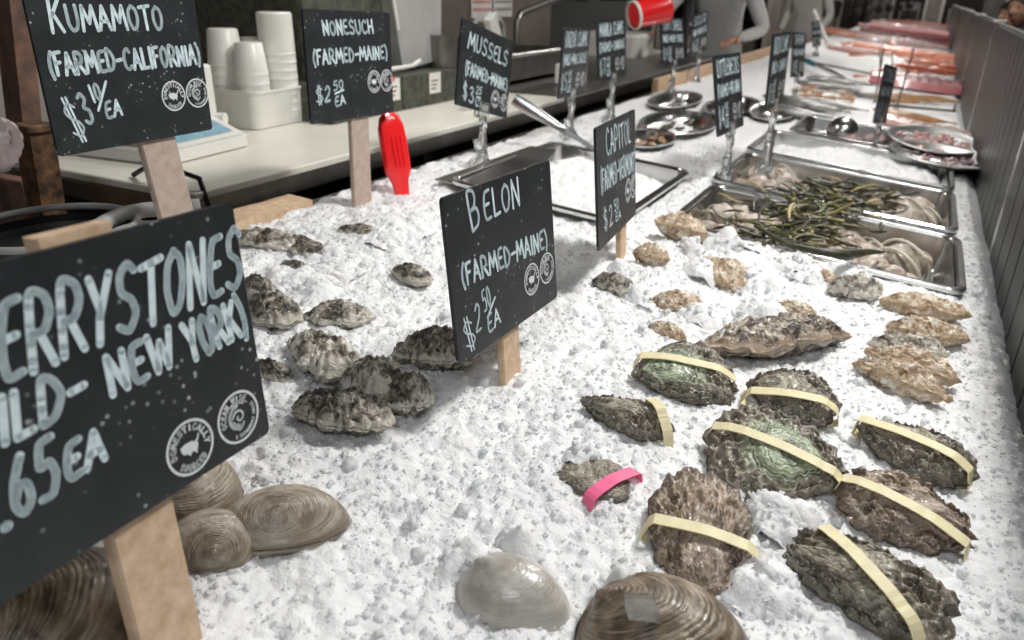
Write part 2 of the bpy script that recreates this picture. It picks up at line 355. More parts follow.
def splinter_mat(name, col, tr, rough):
    m, nt, b = newmat(name); b.inputs['Base Color'].default_value = (*col, 1); b.inputs['Roughness'].default_value = rough
    t = nt.nodes.new('ShaderNodeBsdfTranslucent'); t.inputs[0].default_value = (*col, 1); x = nt.nodes.new('ShaderNodeMixShader'); x.inputs[0].default_value = tr
    nt.links.new(b.outputs[0], x.inputs[1]); nt.links.new(t.outputs[0], x.inputs[2]); nt.links.new(x.outputs[0], nt.nodes['Material Output'].inputs[0]); return m
M['clearchip'] = splinter_mat('clear_ice_splinters', (.955, .97, .98), .5, .08)
M['chip'] = splinter_mat('white_ice_splinters', (.98, .983, .986), .45, .2)
M['heap'] = splinter_mat('heaped_ice', (.975, .98, .985), .5, .15)

# ---------------------------------------------------------------- the bed of crushed ice
def ice_bed():
    ys = [-.12]
    while ys[-1] < 17.5:
        y = ys[-1]; ys.append(y+max(.0021, .0026*math.hypot(y, .5)*max(1, y/1.2)))
    ys = np.array(ys); nx = 560; xs = np.linspace(-1.03, .215, nx)
    X, Y = np.meshgrid(xs, ys); Z = Hice(X, Y)
    V = np.stack([X, Y, Z], -1).reshape(-1, 3); ny = len(ys)
    i = (np.arange(ny-1)[:, None]*nx+np.arange(nx-1)[None, :]).ravel()
    o = mesh('crushed_ice_bed', V, np.stack([i, i+1, i+nx+1, i+nx], -1), M['ice'], None, False)
    tag(o, 'long sloping bed of white crushed ice filling the seafood counter', 'ice', kind='stuff')
ice_bed()
CUBE = np.array([(x, y, z) for z in (-1, 1) for x, y in ((-1, -1), (1, -1), (1, 1), (-1, 1))], float)
CF = np.array([(3, 2, 1, 0), (4, 5, 6, 7), (0, 1, 5, 4), (1, 2, 6, 5), (2, 3, 7, 6), (3, 0, 4, 7)])
def chips(P, size, rs, flat=.5):
    """angular splinters centred on the points P"""
    n = len(P); B = CUBE[None]*(.5+.5*rs.rand(n, 8, 3))*size[:, None, None]*np.stack([np.ones(n), .45+.5*rs.rand(n), .25+flat*rs.rand(n)], -1)[:, None, :]
    a = rs.rand(n)*6.283; t = (rs.rand(n)-.5)*1.8; c, s = np.cos(a), np.sin(a); ct, st = np.cos(t), np.sin(t)
    x, y, z = B[..., 0], B[..., 1], B[..., 2]
    x, z = x*ct[:, None]-z*st[:, None], x*st[:, None]+z*ct[:, None]
    x, y = x*c[:, None]-y*s[:, None], x*s[:, None]+y*c[:, None]
    V = np.stack([x, y, z], -1)+P[:, None, :]
    F = (np.arange(n)[:, None, None]*8+CF[None]).reshape(-1, 4)
    return V.reshape(-1, 3), F
rs = np.random.RandomState(5)
def in_pan(x, y, m=0.0):
    k = np.zeros(len(x), bool)
    for a, b, c, d in PANS: k |= (x > a-m) & (x < c+m) & (y > b-m) & (y < d+m)
    return k
def loose_ice():
    n = 42000
    y = .05+2.3*rs.rand(n)**1.5; x = -.95+1.13*rs.rand(n)
    keep = ~in_pan(x, y, -.003) & (vnoise(x*9, y*9, 61)+.35*rs.rand(n) > -.22); x, y = x[keep], y[keep]
    s = .0011+.0024*rs.rand(len(x))**2.2; big = rs.rand(len(x)) < .012; s[big] = .004+.004*rs.rand(big.sum())
    P = np.stack([x, y, Hice(x, y)+s*.3], -1)
    c = rs.rand(len(x)) < .22
    V, F = chips(P[~c], s[~c], rs, .25); o = mesh('white_ice_splinters', V, F, M['chip'], None, False)
    tag(o, 'white splinters of crushed ice lying loose over the ice bed', 'ice', kind='stuff')
    V, F = chips(P[c], s[c]*1.2, rs, .15); o = mesh('clear_ice_splinters', V, F, M['clearchip'], None, False)
    tag(o, 'clear flat splinters of crushed ice lying loose over the ice bed', 'ice', kind='stuff')
loose_ice()

# ---------------------------------------------------------------- shells
def wob(th, s, f=1.0):
    return vnoise((np.cos(th)+3)*f*1.6, (np.sin(th)+3)*f*1.6, s)
def valve(name, mat, parent, L, W, h, seed, um=-.36, ny=44, nt=132, sgn=1, terr=.5, nter=5, frill=.04, fold=.0, spike=0., calm=0., taper=.3, irr=.1, rough=.35, warp=.012, ringbump=0.0, flat=2.2, up=.62):
    th = (np.arange(nt)/nt*2*math.pi)+math.pi
    rad = 1+irr*2*wob(th, seed)+irr*.8*wob(th, seed+9, 3)+frill*vnoise(np.cos(th)*9+20, np.sin(th)*9+20, seed+1)*1.6
    if sgn < 0: rad = rad*(1.015+.04*vnoise(np.cos(th)*5+20, np.sin(th)*5+20, seed+40))
    ox = L/2*np.cos(th)*rad; oy = W/2*np.sin(th)*rad*(1+taper*np.cos(th))
    ux, uy = um*L, .04*W
    r = np.linspace(0.02, 1, ny)[:, None]
    jit = 1+.10*terr*vnoise(np.cos(th)[None]*4+r*11+30, np.sin(th)[None]*4+30, seed+2)*np.sin(r*math.pi)
    X = ux+(ox-ux)[None]*r*jit; Y = uy+(oy-uy)[None]*r*jit
    an = np.arctan2(Y/(W/2), X/(L/2)); base = np.argsort(np.arctan2(oy/(W/2), ox/(L/2)))
    ao = np.arctan2(oy/(W/2), ox/(L/2))[base]; ro = np.hypot(ox/(L/2), oy/(W/2))[base]
    R = np.interp(an, np.r_[ao-2*math.pi, ao, ao+2*math.pi], np.r_[ro, ro, ro])
    q = np.clip(np.hypot(X/(L/2), Y/(W/2))/R, 0, 1)
    dome = (1-q**flat)**up
    T = r*nter+.5*vnoise(np.cos(th)[None]*2.2+r*2+9, np.sin(th)[None]*2.2+9, seed+3)*2
    saw = T-np.floor(T)
    Z = h*dome*(1-.12*terr*0)+terr*h*.22*(saw**3)*(r**.5)*-1+terr*h*.10
    cal = 1-calm*np.clip((.72-r)/.25, 0, 1)
    Z = Z+spike*h*(vnoise(th[None]*9+0*r, r*19+0*th[None], seed+21)+.5*vnoise(X/L*50, Y/L*50, seed+23))*np.clip((r-.45)/.25, 0, 1)*np.clip((1-q)/.06, 0, 1)*2
    Z = Z+cal*rough*h*(.45*fbm(X/L*9+20, Y/L*9+20, seed+4, 3)+.28*fbm(X/L*28+20, Y/L*28+20, seed+6, 2))*np.clip(1.15-q**6, 0, 1)
    Z = Z+fold*h*np.sin(th[None]*46+3*vnoise(r*4, r*0+1, seed))*r**3*(q > .3)
    Z = Z+ringbump*np.sin(r*170+2*vnoise(np.cos(th)[None]*2+5, r*3, seed))*(r > .06)
    if ringbump: Z = Z+h*.22*np.exp(-(r/.16)**2)
    Z = np.maximum(Z, 0)*np.clip((1-q)/.03, .0, 1)**.5 if not ringbump else Z*np.clip((1-q)/.02, 0, 1)**.5
    edge = warp*L*10*.1*(vnoise(np.cos(th)*1.7+11, np.sin(th)*1.7+11, seed+8)+.5*vnoise(np.cos(th)*5+11, np.sin(th)*5+11, seed+8)*frill*12)
    Z = sgn*Z+edge[None]*q**3*2 - (sgn < 0)*.0004
    V = np.stack([X, Y, Z], -1).reshape(-1, 3)
    i = np.arange(ny-1)[:, None]*nt; k = np.arange(nt)[None]; k2 = (k+1) % nt
    F = np.stack([i+k, i+nt+k, i+nt+k2, i+k2], -1).reshape(-1, 4)
    if sgn < 0: F = F[:, ::-1]
    c = len(V); V = np.vstack([V, [[ux, uy, V[:nt, 2].mean()]]])
    uvs = np.stack([np.tile(np.abs(np.arange(nt)/nt*2-1)*.9, (ny, 1)), np.repeat(r, nt, 1)], -1).reshape(-1, 2); uvs = np.vstack([uvs, [[.45, 0]]])
    F = F.tolist()+[((c, n, (n+1) % nt) if sgn > 0 else (c, (n+1) % nt, n)) for n in range(nt)]
    o = mesh(name, V, F, mat, parent, True, uvs)
    return o, (X, Y, Z)
def frame_on_ice(a, b, lift, tilt=0., roll=0., yaw=0.):
    """a thing's frame: x runs from ice point a to b, z out of the ice"""
    A = Vector(a); B = Vector(b); nz = Vector((SL, 0, 1)).normalized()
    x = (B-A); x = (x-nz*x.dot(nz)).normalized(); y = nz.cross(x)
    R = Matrix((x, y, nz)).transposed()
    R = R @ Matrix.Rotation(yaw, 3, 'Z') @ Matrix.Rotation(tilt, 3, 'Y') @ Matrix.Rotation(roll, 3, 'X')
    c = (A+B)/2; z = float(Hlow(c.x, c.y))+lift
    return Vector((c.x, c.y, z)), R
def band(parent, top, x0, y0, x1, y1, w, mat, name='rubber_band', h=.002, sag=0, under=.03):
    """a flat elastic loop hugging the shell from (x0,y0) over the top to (x1,y1) and back underneath"""
    X, Y, Z = top; X = X.ravel(); Y = Y.ravel(); Z = Z.ravel()
    n = 26; P = []
    d = np.array([x1-x0, y1-y0]); d = d/np.linalg.norm(d); pn = np.array([-d[1], d[0]])
    raw = []
    for i in range(n+1):
        t = i/n; x = x0+(x1-x0)*t; y = y0+(y1-y0)*t
        zz = []
        for q in (-.5, 0, .5):
            dd = (X-x-pn[0]*w*q)**2+(Y-y-pn[1]*w*q)**2; m = dd < (w*.55)**2
            zz.append(Z[m].max() if m.any() else 0)
        raw.append(max(zz))
    ok_ = [i for i in range(n+1) if raw[i] > .0015]
    if len(ok_) > 4:
        i0, i1 = ok_[0], ok_[-1]; X0, Y0, X1, Y1 = x0+(x1-x0)*i0/n, y0+(y1-y0)*i0/n, x0+(x1-x0)*i1/n, y0+(y1-y0)*i1/n
        raw = np.interp(np.linspace(i0, i1, n+1), range(n+1), raw); x0, y0, x1, y1 = X0, Y0, X1, Y1
    raw = np.array(raw); hull = raw.copy()                     # taut: the upper hull of the profile
    for i in range(n+1):
        for a in range(0, i):
            for b2 in (i+1, i+3, i+6, n):
                if b2 <= n: hull[i] = max(hull[i], raw[a]+(raw[b2]-raw[a])*(i-a)/(b2-a))
    pts = [(x0+(x1-x0)*i/n, y0+(y1-y0)*i/n, hull[i]+.0012) for i in range(n+1)]
    pts = [(pts[0][0]-d[0]*.004, pts[0][1]-d[1]*.004, -.008)]+pts+[(pts[-1][0]+d[0]*.004, pts[-1][1]+d[1]*.004, -.008)]
    for i in range(n, -1, -3): pts.append((x0+(x1-x0)*i/n, y0+(y1-y0)*i/n, -under*math.sin(max(.15, i/n)*2.8)-.006))
    V = []; F = []; m = len(pts); cen = Vector(((x0+x1)/2, (y0+y1)/2, 0))
    for i, p in enumerate(pts):
        a = Vector(pts[(i+1) % m])-Vector(pts[i-1]); nn = a.cross(Vector((pn[0], pn[1], 0))).normalized()
        if nn.dot(Vector(p)-cen) < 0: nn = -nn
        for q, e in ((-.5, 0), (.5, 0), (.5, 1), (-.5, 1)):
            V.append(Vector(p)+Vector((pn[0], pn[1], 0))*w*q+nn*.0013*e)
    for i in range(m):
        j = (i+1) % m
        for k in range(4): F.append((i*4+k, j*4+k, j*4+(k+1) % 4, i*4+(k+1) % 4))
    return MB().add(V, F).build(name, mat, parent, False)
SHELLS = []
def oyster(pa, pb, wr, mat, label, seed, h=.022, lift=.004, tilt=0, roll=0, group=None, bandp=None, bandmat='band', small=False, hd=.018, dz=.012, name='oyster', **kw):
    a = at(*pa, dz); b = at(*pb, dz); L = float(np.linalg.norm(b-a)); loc, R = frame_on_ice(a, b, lift, tilt, roll)
    t = thing(name, label, 'clam' if name == 'clam' else 'oyster', loc, R, group)
    ny, nt = (26, 84) if small else (52, 168)
    k = dict(irr=.10, frill=.05, terr=.5, nter=6, rough=.35); k.update(kw)
    up, top = valve('upper_shell', M[mat], t, L, L*wr, h, seed, ny=ny, nt=nt, **k)
    k['fold'] = 0
    valve('lower_shell', M[mat], t, L, L*wr, hd, seed, ny=max(16, ny//2), nt=nt, sgn=-1, **k)
    if bandp:
        # band ends are image points: bring them into the shell's own frame
        Ri = R.transposed(); q = []
        for p in bandp[:2]:
            r = ray(*p); n = R @ Vector((0, 0, 1)); z0 = loc+n*.008; s = z0.dot(n)/Vector(r).dot(n); q.append(Ri @ (Vector(r)*s-loc))
        band(t, top, q[0].x, q[0].y, q[1].x, q[1].y, bandp[2] if len(bandp) > 2 else .011, M[bandmat], 'elastic_band', under=hd)
    SHELLS.append((float(loc.x), float(loc.y), L, L*wr)); return t
GB = 'flat oysters held shut with yellow rubber bands'
BL = dict(fold=.03, rough=.50, terr=.5, frill=.10, irr=.08, flat=1.9, up=.85, spike=.28, calm=.7)
oyster((637, 378), (734, 376), .78, 'belon_green', 'green flat oyster in yellow band, the farthest back of the banded group', 11, 0.017, 0.012, roll=0.28, group=GB, bandp=((641, 356), (733, 381)), **BL)
oyster((585, 401), (672, 432), .50, 'belon', 'narrow knobbly oyster with yellow band on its right end, left of the others', 12, 0.017, 0.008, roll=0.2, group=GB, bandp=((650, 404), (672, 440)), **BL)
oyster((748, 390), (838, 412), .82, 'belon', 'grey-brown flat oyster with yellow band, behind the largest green-centred one', 13, 0.018, 0.014, roll=0.3, group=GB, bandp=((748, 391), (838, 412)), **BL)
oyster((846, 478), (705, 440), .88, 'belon_green', 'large flat oyster with pale green swirled middle and yellow band', 14, 0.02, 0.016, roll=-0.3, group=GB, bandp=((714, 427), (842, 481)), **{**BL, 'terr': .35, 'nter': 6, 'um': -.14})
oyster((862, 425), (970, 482), .62, 'belon', 'dark greenish oyster with yellow band and ice piled over its left end', 15, 0.019, 0.012, roll=0.28, group=GB, bandp=((860, 422), (969, 473)), **BL)
oyster((712, 590), (696, 482), .66, 'belon_brown', 'round ribbed brown oyster with yellow band, nearest the big brown clam', 16, .018, .010, tilt=-.22, group=GB, bandp=((649, 524), (762, 557)), **{**BL, 'fold': .12, 'um': -.40, 'taper': .15, 'calm': .2})
oyster((975, 545), (838, 486), .74, 'belon_brown', 'brown frilly-edged oyster with yellow band, second from the front at the right', 17, 0.019, 0.014, roll=-0.26, group=GB, bandp=((843, 481), (966, 545)), **{**BL, 'fold': .10})
oyster((785, 545), (950, 625), .60, 'belon', 'dark craggy oyster with long yellow band, frontmost of the banded group', 18, 0.021, 0.012, roll=0.25, group=GB, bandp=((822, 532), (918, 640)), **{**BL, 'frill': .11, 'irr': .11})
oyster((552, 465), (632, 480), .75, 'belon', 'grey oyster with a bright pink tape, half covered by ice', 19, .009, -.002, bandp=((572, 506), (637, 468), .013), bandmat='pinkband', irr=.14, frill=.09)
GK = 'mottled oysters behind the front signs'
KD = dict(irr=.15, frill=.11, terr=.8, nter=5, rough=.60, warp=.035, flat=1.9, up=.8, spike=.10)
oyster((392, 350), (478, 352), .75, 'kuma_dark', 'large dark craggy oyster behind the left edge of the BELON sign', 31, .030, .010, group=GK, roll=-.2, **KD)
oyster((346, 372), (400, 400), .95, 'kuma', 'white and black oyster with a dark hollow, in the middle of the left cluster', 32, .028, .012, tilt=-.2, roll=-.3, group=GK, **KD)
oyster((378, 402), (432, 392), .85, 'kuma', 'pale creamy oyster at the right end of the left cluster', 33, .026, .012, roll=-.15, group=GK, **KD)
oyster((293, 408), (390, 420), .58, 'kuma_dark', 'long brown oyster with white frilled margin, frontmost of the left cluster', 34, .026, .012, roll=-.15, group=GK, **KD)
oyster((298, 345), (352, 382), .62, 'kuma', 'streaked grey and white oyster leaning in the ice behind the cluster', 35, .026, .010, roll=-.25, group=GK, **KD)
oyster((304, 322), (374, 318), .50, 'kuma', 'flat grey oyster with white rim lying behind the leaning one', 36, .020, .004, group=GK, **KD)
oyster((392, 272), (430, 284), .55, 'kuma_dark', 'small golden-brown oyster alone on bare ice left of the BELON sign', 37, .018, .004, group=GK, small=True, **KD)
oyster((250, 308), (296, 328), .62, 'kuma_dark', 'dark oyster just right of the nearest sign, at mid height', 38, .024, .006, group=GK, small=True, **KD)
oyster((255, 360), (291, 378), .45, 'kuma_dark', 'thin dark shell tip poking from ice beside the nearest sign', 39, .014, -.002, group=GK, small=True, **KD)
oyster((238, 236), (302, 246), .45, 'kuma', 'pale brown oyster beside the wooden strip at the back edge of the ice', 40, .020, .006, group=GK, small=True, **KD)
oyster((282, 262), (310, 272), .5, 'kuma_dark', 'small dark oyster half sunk in ice, near the back left', 41, .014, .000, group=GK, small=True, **KD)
oyster((338, 230), (386, 235), .40, 'kuma_dark', 'brown oyster buried to its back at the foot of the NONESUCH sign', 42, .014, -.001, group=GK, small=True, **KD)
oyster((246, 282), (272, 296), .6, 'kuma_dark', 'dark brown oyster beside the top right corner of the nearest sign', 43, .018, .004, group=GK, small=True, **KD)
oyster((290, 236), (320, 256), .5, 'kuma_dark', 'broken-looking dark oyster right of the pale brown one', 44, .014, .001, group=GK, small=True, **KD)
GC = 'tan oysters in front of the steel pans'
CD = dict(irr=.14, frill=.12, terr=1., nter=5, rough=.65, warp=.04, flat=1.8, up=.9, spike=.12)
oyster((655, 236), (706, 240), .80, 'capitol', 'tan oyster propped up near the left corner of the front pan', 51, .030, .016, tilt=.25, roll=-.5, group=GC, **CD)
oyster((634, 262), (668, 270), .60, 'capitol', 'small tan oyster just right of the wooden stake of the CAPITOL sign', 52, .020, .010, roll=-.3, group=GC, small=True, **CD)
oyster((590, 282), (636, 290), .55, 'kuma_dark', 'grey-brown oyster sunk in ice at the foot of the CAPITOL sign', 53, .018, .002, group=GC, small=True, **CD)
oyster((705, 262), (752, 288), .75, 'capitol', 'brown oyster under loose ice between the front pan and the dark long oyster', 54, .020, .002, group=GC, **CD)
oyster((650, 298), (704, 300), .55, 'capitol', 'light brown oyster with rough back, third from the CAPITOL sign', 55, .020, .003, group=GC, small=True, **CD)
oyster((648, 318), (688, 330), .45, 'capitol', 'low tan oyster edge showing in front of the rough-backed one', 56, .014, .000, group=GC, small=True, **CD)
oyster((842, 332), (712, 346), .45, 'striped', 'big black-striped oyster lying on its side in front of the pans', 57, .034, .012, roll=.35, group=GC, **{**CD, 'nter': 9})
oyster((770, 310), (815, 318), .5, 'capitol', 'small tan oyster resting behind the big black-striped one', 58, .016, .008, group=GC, small=True, **CD)
oyster((828, 292), (880, 298), .60, 'kuma', 'pale striped oyster with black lines against the front pan', 59, .024, .008, group=GC, small=True, **CD)
oyster((812, 276), (838, 284), .6, 'capitol', 'tiny tan shell piece against the front pan wall', 60, .012, .002, group=GC, small=True, **CD)
GR = 'long tan oysters stacked at the right'
LD = dict(irr=.08, frill=.16, terr=1., nter=6, rough=.6, warp=.03, taper=.15, flat=1.8, up=.9, spike=.15)
oyster((880, 306), (968, 320), .34, 'capitol', 'long tan oyster highest in the right-hand stack, nearest the front pan', 61, .020, .012, roll=-.3, group=GR, **LD)
oyster((888, 326), (970, 338), .40, 'capitol', 'cream-coloured long oyster second in the right-hand stack', 62, .022, .010, roll=-.25, group=GR, **LD)
oyster((874, 340), (950, 352), .36, 'kuma', 'mottled grey and tan oyster in the middle of the right-hand stack', 63, .020, .012, roll=-.3, group=GR, **LD)
oyster((868, 352), (957, 382), .38, 'capitol', 'brown-streaked long oyster fourth in the right-hand stack', 64, .022, .014, roll=-.35, group=GR, **LD)
oyster((857, 364), (946, 400), .34, 'capitol', 'long oyster with dark frilled lower edge, frontmost of the right-hand stack', 65, .024, .010, roll=-.4, group=GR, **LD)

def clam(center, L, W, yaw, mat, label, seed, h=.03, hd=.026, lift=.01, tilt=0, roll=0, group=None, name='clam', small=False, world=None, um=-.40, rb=.00035, **kw):
    if world is None:
        p = at(*center, .015); z = float(Hlow(p[0], p[1]))+lift; loc = Vector((p[0], p[1], z))
    else: loc = Vector(world)
    nz = Vector((SL, 0, 1)).normalized(); x = Vector((math.cos(yaw), math.sin(yaw), 0)); x = (x-nz*x.dot(nz)).normalized(); y = nz.cross(x)
    R = Matrix((x, y, nz)).transposed() @ Matrix.Rotation(tilt, 3, 'Y') @ Matrix.Rotation(roll, 3, 'X')
    t = thing(name, label, 'clam', loc, R, group)
    ny, nt = (20, 48) if small else (110, 120)
    k = dict(irr=.02, frill=.0, terr=.0, rough=.03, warp=.0, taper=-.12, flat=2.4, up=.72, ringbump=rb, um=um); k.update(kw)
    valve('upper_shell', M[mat], t, L, W, h, seed, ny=ny, nt=nt, **k); valve('lower_shell', M[mat], t, L, W, hd, seed, ny=max(14, ny//2), nt=nt, sgn=-1, **k)
    return t
# hard clams at the front: x runs from the hinge to the margin
clam((281, 506), .062, .112, math.radians(134), 'clam', 'brown ringed clam facing hinge-forward on the ice, right of the big stake', 71, .034, .026, .003, tilt=.05, um=-.40)
clam((207, 526), .060, .078, math.radians(140), 'clam', 'tan finely ringed clam tucked against the right side of the big stake', 72, .032, .028, .000, tilt=-.45, roll=.2)
clam((196, 484), .075, .085, math.radians(60), 'clam', 'clam peeping out below the bottom edge of the nearest sign', 73, .030, .028, .012, tilt=.2)
clam((514, 574), .094, .070, math.radians(12), 'quahog', 'smooth pale grey clam with a wet shine, alone in the front middle', 74, .034, .026, -.002, tilt=.12, roll=.10, rb=.00004)
clam((664, 632), .128, .112, math.radians(12), 'clam_dark', 'biggest brown ribbed clam at the front with a flake of ice on it', 75, .046, .034, .002, tilt=-.12)
clam((52, 622), .118, .125, math.radians(80), 'clam_dark', 'dark brown ringed clam half shaded by the nearest sign, at the front left', 76, .040, .034, .016, tilt=-.25, um=-.36)
clam((-60, 575), .10, .11, math.radians(60), 'clam_dark', 'dark clam mostly hidden below the nearest sign', 77, .036, .03, .01)

p_ = at(640, 607, .052)
v_, f_ = chips(np.array([[0, 0, 0.]]), np.array([.022]), np.random.RandomState(3), .1)
o_ = mesh('ice_flake', v_, f_, ice_mat('clear_ice', .85, .1, (.95, .97, .98)), None, False); o_.location = tuple(p_); tag(o_, 'clear flake of ice resting on the biggest brown clam', 'ice')
# flakes and heaps of ice lying on and against the shells
def heap(center, r, n, hgt, seed, big=.010):
    n = int(n*1.0); q = np.random.RandomState(seed); p = at(*center)
    a = q.rand(n)*6.283; d = r*np.sqrt(q.rand(n)); x = p[0]+d*np.cos(a); y = p[1]+d*np.sin(a)
    s = .0018+big*.5*q.rand(n)**2.5
    z = Hlow(x, y)+hgt*(1-(d/r)**2)*(.35+.65*q.rand(n))
    return chips(np.stack([x, y, z], -1), s*1.2, q, .2)
def heaps():
    V = []; F = []; n = 0; V2 = []; F2 = []; n2 = 0
    for k, (c, r, m, h) in enumerate([((722, 258), .035, 260, .034), ((690, 262), .022, 120, .026), ((750, 290), .05, 260, .024), ((760, 318), .04, 220, .030), ((700, 315), .035, 130, .02), ((620, 280), .02, 60, .022),
            ((880, 445), .020, 90, .036), ((770, 520), .032, 120, .026), ((582, 466), .018, 90, .014), ((480, 560), .03, 110, .018), ((620, 606), .022, 60, .050),
            ((760, 585), .035, 110, .020), ((800, 520), .02, 50, .02), ((905, 335), .018, 80, .034), ((850, 280), .04, 160, .022), ((800, 280), .045, 180, .024), ((320, 300), .04, 150, .018), ((300, 285), .05, 150, .014),
            ((640, 300), .03, 90, .018), ((520, 545), .02, 50, .03), ((700, 280), .03, 120, .026), ((330, 270), .06, 160, .012), ((390, 240), .07, 180, .014)]):
        v, f = heap(c, r, int(m*.45), h, 100+k); V.append(v); F.append(f+n); n += len(v)
        p = at(*c); nn = int(r*2/.0019); X, Y = np.meshgrid(np.linspace(-r, r, nn), np.linspace(-r, r, nn)); d = np.hypot(X, Y)/r*(1+.5*vnoise(X*40+k, Y*40, 5))
        X = X+p[0]; Y = Y+p[1]; Z = Hlow(X, Y)-.004+h*.85*np.clip(1-d**2, -.3, 1)*(1+.7*vnoise(X*45, Y*45, 6))+.7*facets(X, Y, .012, 41)+.5*facets(X, Y, .0055, 43)
        i = (np.arange(nn-1)[:, None]*nn+np.arange(nn-1)[None]).ravel(); V2.append(np.stack([X, Y, Z], -1).reshape(-1, 3)); F2.append(np.stack([i, i+1, i+nn+1, i+nn], -1)+n2); n2 += nn*nn
    o = mesh('heaped_ice', np.vstack(V), np.vstack(F), M['heap'], None, False)
    tag(o, 'loose bits topping the little heaps of ice over the shells', 'ice', kind='stuff')
    o = mesh('ice_mounds', np.vstack(V2), np.vstack(F2), M['ice'], None, False); tag(o, 'little mounds of crushed ice spilled over and between the shells', 'ice', kind='stuff')
heaps()

# ---------------------------------------------------------------- hand lettering
GL = {
'A': [[(0, 0), (.45, 1), (.95, 0)], [(.2, .36), (.75, .36)]], 'B': [[(.08, 0), (.08, 1), (.6, .95), (.72, .76), (.55, .56), (.1, .52)], [(.1, .52), (.7, .48), (.85, .25), (.65, .04), (.08, 0)]],
'C': [[(.85, .85), (.6, 1), (.25, .85), (.08, .5), (.2, .12), (.55, 0), (.88, .14)]], 'D': [[(.1, 0), (.1, 1), (.55, .9), (.88, .52), (.6, .1), (.1, 0)]],
'E': [[(.85, 1), (.3, .95), (.1, .6), (.1, .25), (.3, .02), (.88, .04)], [(.12, .52), (.7, .54)]], 'F': [[(.88, 1), (.12, .96), (.12, 0)], [(.12, .52), (.68, .55)]],
'G': [[(.85, .85), (.5, 1), (.12, .7), (.12, .25), (.5, 0), (.88, .2), (.88, .45), (.55, .45)]], 'H': [[(.1, 0), (.1, 1)], [(.88, 0), (.88, 1)], [(.1, .5), (.88, .52)]],
'I': [[(.5, 0), (.5, 1)]], 'K': [[(.1, 0), (.1, 1)], [(.85, 1), (.15, .45)], [(.3, .58), (.95, 0)]], 'L': [[(.12, 1), (.15, .02), (.88, .05)]],
'M': [[(.0, 0), (.15, 1), (.5, .3), (.82, 1), (1, 0)]], 'N': [[(.08, 0), (.1, 1), (.85, 0), (.88, 1)]], 'O': [[(.5, 1), (.15, .8), (.08, .4), (.35, .02), (.72, .12), (.9, .5), (.8, .85), (.45, 1)]],
'P': [[(.1, 0), (.1, 1), (.65, .95), (.82, .72), (.6, .48), (.12, .45)]], 'R': [[(.1, 0), (.1, 1), (.65, .95), (.82, .72), (.6, .5), (.12, .48)], [(.4, .48), (.95, 0)]],
'S': [[(.85, .88), (.55, 1), (.2, .85), (.25, .6), (.7, .45), (.88, .22), (.55, 0), (.1, .1)]], 'T': [[(0, .93), (1, 1)], [(.5, .97), (.5, 0)]], 'U': [[(.1, 1), (.1, .3), (.35, .02), (.7, .08), (.88, .4), (.88, 1)]],
'V': [[(0, 1), (.48, 0), (.95, 1)]], 'W': [[(0, 1), (.25, 0), (.5, .75), (.75, 0), (1, 1)]], 'X': [[(.05, 0), (.9, 1)], [(.05, 1), (.9, 0)]], 'Y': [[(.05, 1), (.48, .5)], [(.92, 1), (.45, .4), (.4, 0)]], 'Z': [[(.08, 1), (.88, 1), (.08, 0), (.9, 0)]],
'Q': [[(.5, 1), (.15, .8), (.08, .4), (.35, .02), (.72, .12), (.9, .5), (.8, .85), (.45, 1)], [(.55, .3), (.95, -.1)]],
'(': [[(.85, 1.12), (.35, .75), (.25, .3), (.6, -.14)]], ')': [[(.15, 1.12), (.65, .75), (.75, .3), (.4, -.14)]], '-': [[(.1, .48), (.9, .52)]], '.': [[(.45, .02), (.55, .02)]], ' ': [],
'$': [[(.9, .82), (.5, .95), (.12, .75), (.3, .55), (.75, .42), (.9, .22), (.5, .02), (.05, .15)], [(.36, 1.12), (.36, -.14)], [(.62, 1.12), (.62, -.14)]],
'/': [[(0, 0), (1, 1)]], '0': [[(.5, 1), (.2, .8), (.15, .3), (.45, 0), (.8, .3), (.82, .8), (.5, 1)]], '1': [[(.5, 0), (.45, 1)]], '2': [[(.12, .8), (.4, 1), (.78, .85), (.7, .5), (.1, .02), (.9, .05)]],
'3': [[(.15, .9), (.5, 1), (.8, .8), (.4, .55), (.85, .4), (.8, .1), (.4, 0), (.1, .1)]], '5': [[(.85, 1), (.3, .95), (.2, .58), (.65, .6), (.88, .35), (.65, .05), (.12, .04)]], '6': [[(.6, 1), (.2, .6), (.12, .2), (.45, 0), (.82, .15), (.75, .45), (.4, .52), (.15, .3)]],
'7': [[(.08, 1), (.9, 1), (.4, 0)]], '8': [[(.5, .52), (.15, .78), (.5, 1), (.82, .78), (.5, .52), (.1, .22), (.5, 0), (.88, .24), (.5, .52)]], '9': [[(.85, .7), (.5, .45), (.15, .7), (.45, 1), (.82, .85), (.8, .4), (.55, 0)]], '4': [[(.7, 0), (.7, 1), (.08, .35), (.95, .35)]],
}
WD = {'I': .42, '1': .45, '.': .35, '(': .55, ')': .55, '-': .75, 'M': 1.25, 'W': 1.25, ' ': .55, 'L': .85, 'E': .85, 'F': .85}
def curve(pts, k=5):
    if len(pts) < 3: return pts
    P = [pts[0]]+list(pts)+[pts[-1]]; out = []
    for i in range(1, len(P)-2):
        p0, p1, p2, p3 = P[i-1:i+3]
        for j in range(k):
            t = j/k; out.append((_cr(p0[0], p1[0], p2[0], p3[0], t), _cr(p0[1], p1[1], p2[1], p3[1], t)))
    out.append(pts[-1]); return out
def _cr(a, b, c, d, t, s=.38):
    m1 = (c-a)*s; m2 = (d-b)*s; t2 = t*t; t3 = t2*t
    return (2*t3-3*t2+1)*b+(t3-2*t2+t)*m1+(-2*t3+3*t2)*c+(t3-t2)*m2
SHARP = set('AMNWVXYKZLTFHI/-147')
